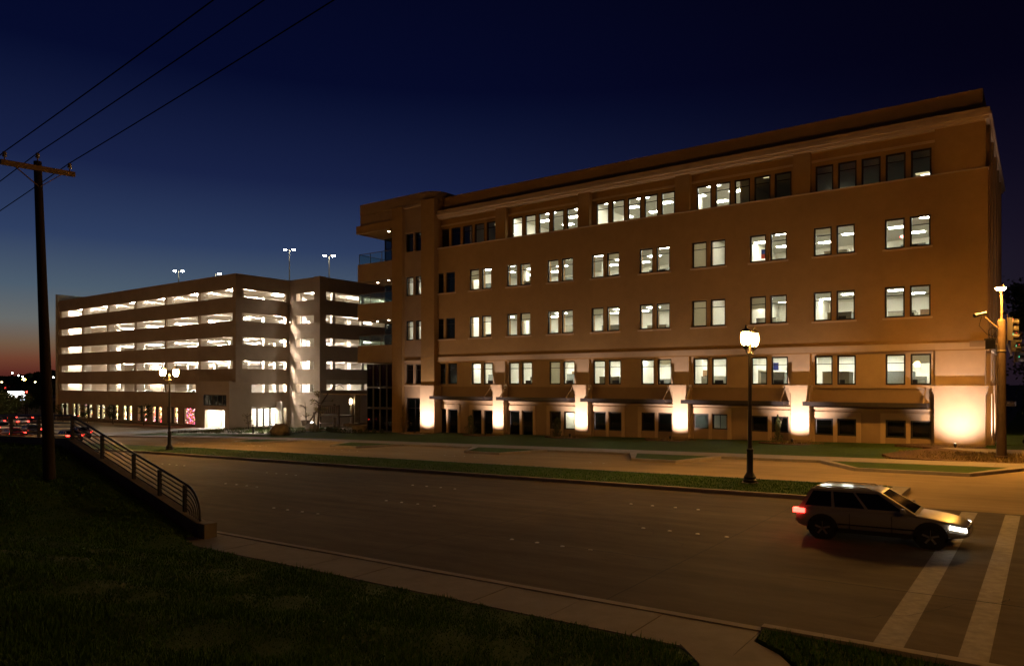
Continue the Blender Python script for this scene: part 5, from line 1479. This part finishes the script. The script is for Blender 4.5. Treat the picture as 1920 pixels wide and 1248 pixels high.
car(-137.0, 0.5, PI * 1.0, 'sedan', REDP, 't', 'red car with lit tail lamps farthest in the lot, left of the garage', 'cars at the far lot')
car(-143.0, 0.2, PI * 1.0, 'sedan', DARK, 't', 'dark car with lit tail lamps beside the red car in the lot', 'cars at the far lot')
# parked cars glimpsed on the garage decks
for i, (x, k, m) in enumerate(((-92.5, 1, WHITE), (-101.5, 1, SILVER), (-84.2, 0, GREYP), (-110.2, 1, DARK), (-94.0, 0, WHITE))):
    car(x, 7.2, PI / 2, 'suv', m, '', ['white', 'silver', 'grey', 'dark', 'white'][i] + f' SUV parked nose-in on garage deck {["two", "two", "one", "two", "one"][i]}, {["second bay", "third bay", "corner bay", "fourth bay", "second bay"][i]} from the corner', 'cars parked in the garage', z=OB[0] - 1.0 + 3.065 * k + 0.003)

for i, (x, y, k, m, c, w) in enumerate(((-108.0, 7.2, 0, SILVER, 'silver', 'fourth bay from the corner on the lowest deck'), (-118.2, 7.2, 1, GREYP, 'grey', 'fifth bay from the corner on the second deck'), (-99.0, 7.2, 2, DARK, 'dark', 'third bay from the corner on the third deck'), (-90.6, 7.2, 2, WHITE, 'white', 'second bay from the corner on the third deck'), (-118.0, 7.2, 3, SILVER, 'silver', 'fifth bay from the corner on the fourth deck'), (-76.6, 17.5, 1, GREYP, 'grey', 'right-hand block on the second deck'), (-76.6, 21.5, 0, WHITE, 'white', 'right-hand block on the lowest deck'))):
    car(x, y, PI / 2 if y < 10 else 0, 'suv' if i % 2 else 'sedan', m, '', f'{c} car in the {w} of the garage', 'cars parked in the garage', z=OB[0] - 1.0 + 3.065 * k + 0.003)
# cracks wandering across the near road
r_ = random.Random(31)
for (x, y, dx, dy, n_) in ((-13, -36.2, 0.22, 0.12, 22), (-4.2, -33.2, -0.18, 0.2, 18), (-20, -29.5, 0.25, -0.1, 20), (0.2, -36.6, 0.15, 0.16, 16)):
    m = MB(); p = Vector((x, y))
    for k in range(n_):
        q = p + Vector((dx + r_.uniform(-.16, .16), dy + r_.uniform(-.16, .16))); w = r_.uniform(0.006, 0.014)
        e = (q - p).orthogonal().normalized() * w / 2
        m.quad((p.x - e.x, p.y - e.y, gz(p.x) + 0.0042), (q.x - e.x, q.y - e.y, gz(q.x) + 0.0042), (q.x + e.x, q.y + e.y, gz(q.x) + 0.0042), (p.x + e.x, p.y + e.y, gz(p.x) + 0.0042)); p = q
    m.build('crack', M_JOINT, road_near)
# ------------------------------------------------------------------ far left: sign, signals, trees, lights
def far_pt(pxx, pyy, t_):
    u = (pxx - 960) / 1345.0; v = (717 - pyy) / 1345.0
    return Vector((CAM.x + t_ * (-math.sin(YAW) + math.cos(YAW) * u), CAM.y + t_ * (math.cos(YAW) + math.sin(YAW) * u), CAM.z + t_ * v))
c = far_pt(30, 739, 150)
sg = thing('lit_sign', 'glowing white roadside sign box on a post at the far left', 'sign', (c.x, c.y, gz(c.x)))
d = Vector((math.cos(YAW), math.sin(YAW), 0)); nrm_ = Vector((-math.sin(YAW), math.cos(YAW), 0))
def slab(m, c, w, h, th):
    p = [c - d * w / 2 - nrm_ * th / 2, c + d * w / 2 - nrm_ * th / 2, c + d * w / 2 + nrm_ * th / 2, c - d * w / 2 + nrm_ * th / 2]
    return m.hexa([q - Vector((0, 0, h / 2)) for q in p] + [q + Vector((0, 0, h / 2)) for q in p])
slab(MB(), c, 3.6, 1.25, 0.35).build('sign_face', emit('sign_glow', (1.0, 0.98, 0.92), 9), sg)
slab(MB(), c + Vector((0, 0, 0.68)), 3.75, 0.10, 0.45).build('frame', M_STEEL, sg)
slab(MB(), c - Vector((0, 0, 0.68)), 3.75, 0.10, 0.45).build('frame', M_STEEL, sg)
MB().box(c.x - .15, c.x + .15, c.y - .15, c.y + .15, gz(c.x) - 0.2, c.z - 0.74).build('post', M_STEEL, sg)
for i, (pxx, pyy) in enumerate(((11, 731), (51, 738))):
    q = far_pt(pxx, pyy, 128)
    t = thing('traffic_signal', ['distant traffic signal showing red left of the lit sign', 'distant traffic signal showing red right of the lit sign'][i], 'traffic signal', (q.x, q.y, gz(q.x)), 'distant traffic signals')
    slab(MB(), q, 0.36, 1.1, 0.25).build('housing', M_SIG, t)
    for j, dz in enumerate((0.35, 0, -0.35)):
        slab(MB(), q + Vector((0, 0, dz)) - nrm_ * 0.14, 0.26, 0.26, 0.02).build('lens', [emit('far_signal_red', (1, .06, .04), 9, (.3, 0, 0)), mat('amber_off', (.10, .05, .01), .3), mat('green_off', (.01, .08, .05), .3)][j], t)
    MB().tube([(q.x, q.y, gz(q.x) - 0.1), (q.x, q.y, q.z - 0.551)], 0.09, 8).build('post', M_STEEL, t, True)
far_l = [(23, 699, 420, 'white'), (35, 704, 400, 'white'), (42, 706, 390, 'white'), (45, 711, 230, 'big'), (66, 716, 260, 'warm'), (82, 714, 300, 'white'), (100, 707, 300, 'white'), (80, 731, 210, 'white'), (3, 716, 330, 'warm')]
fe = {'white': emit('far_lamp_white', (1, .95, .85), 40), 'warm': emit('far_lamp_warm', (1, .7, .3), 40), 'big': emit('far_lamp_sodium', SODIUM, 160)}
for i, (pxx, pyy, t_, k) in enumerate(far_l):
    q = far_pt(pxx, pyy, t_)
    t = thing('distant_street_lamp', {'white': 'distant white street lamp', 'warm': 'distant amber street lamp', 'big': 'brightest orange street lamp'}[k] + f' on the left horizon, {ordinal(i + 1)} of the scattered lights', 'street lamp', (q.x, q.y, gz(q.x)), 'distant street lamps')
    r = t_ / 1345 * (1.5 if k != 'big' else 3.0)
    MB().lathe([(r * 0.2, -r * 0.7), (r, -r * 0.2), (r, r * 0.1), (r * 0.4, r * 0.5)], q, 8).build('lamp_head', fe[k], t)
    MB().tube([(q.x + r * 0.5, q.y, gz(q.x) - 0.2), (q.x + r * 0.5, q.y, q.z)], 0.10, 6).build('post', M_STEEL, t, True)
for i, (pxx, pyy, t_, h, cr_) in enumerate(((18, 790, 118, 5.2, 2.6), (48, 790, 140, 6.0, 2.8), (88, 790, 150, 6.5, 3.0), (-15, 790, 125, 7, 3.4), (70, 790, 185, 8, 3.8))):
    q = far_pt(pxx, pyy, t_)
    tree(q.x, q.y, h, ['round tree just below the lit sign', 'tree right of the lit sign', 'tree half hidden by the utility pole', 'tree cut by the left edge of the picture', 'taller tree behind the sign, right side'][i], 60 + i, cr_, 2200, 0.25, M_LEAF, 0.22, 'trees by the far intersection')
# wooded rise along the horizon: reads as one dark mass
r_ = random.Random(77); m = MB()
for k in range(16000):
    a = r_.uniform(-0.62, 0.20); dist = r_.uniform(430, 640)
    u = math.tan(a - 0.35)
    q = far_pt(960 + 1345 * u, 717, dist)
    hgt = (dist / 1345) * (20 + 6 * math.sin(a * 31) + 4 * math.sin(a * 77)) + CAM.z
    z = gz(q.x) + (hgt - gz(q.x)) * math.sqrt(r_.random())
    s = r_.uniform(0.8, 2.4)
    a_ = Vector((r_.uniform(-1, 1), r_.uniform(-1, 1), r_.uniform(-1, 1))).normalized(); b = a_.orthogonal().normalized(); p = Vector((q.x, q.y, z))
    m.quad(p - a_ * s, p + b * s * .8, p + a_ * s, p - b * s * .8)
o = m.build('distant_woods', M_LEAFD, None, False, 'stuff'); tag(o, 'dark wooded rise along the left horizon', 'woods')
# low shop building at the far left
q = far_pt(74, 742, 175)
t = thing('distant_shop', 'low dark shop building with a lit fascia strip behind the utility pole', 'building', (q.x, q.y, gz(q.x)))
slab(MB(), Vector((q.x, q.y, gz(q.x) + 1.9)), 9, 4.2, 8).build('wall', M_STUCCO3, t)
slab(MB(), Vector((q.x, q.y, gz(q.x) + 4.2)) - nrm_ * 0.2, 9.6, 0.4, 8.8).build('roof', M_STEEL, t)
slab(MB(), Vector((q.x, q.y, gz(q.x) + 3.7)) - nrm_ * 4.1, 5, 0.3, 0.1).build('fascia_light', emit('fascia_glow', (.8, .95, 1), 3), t)
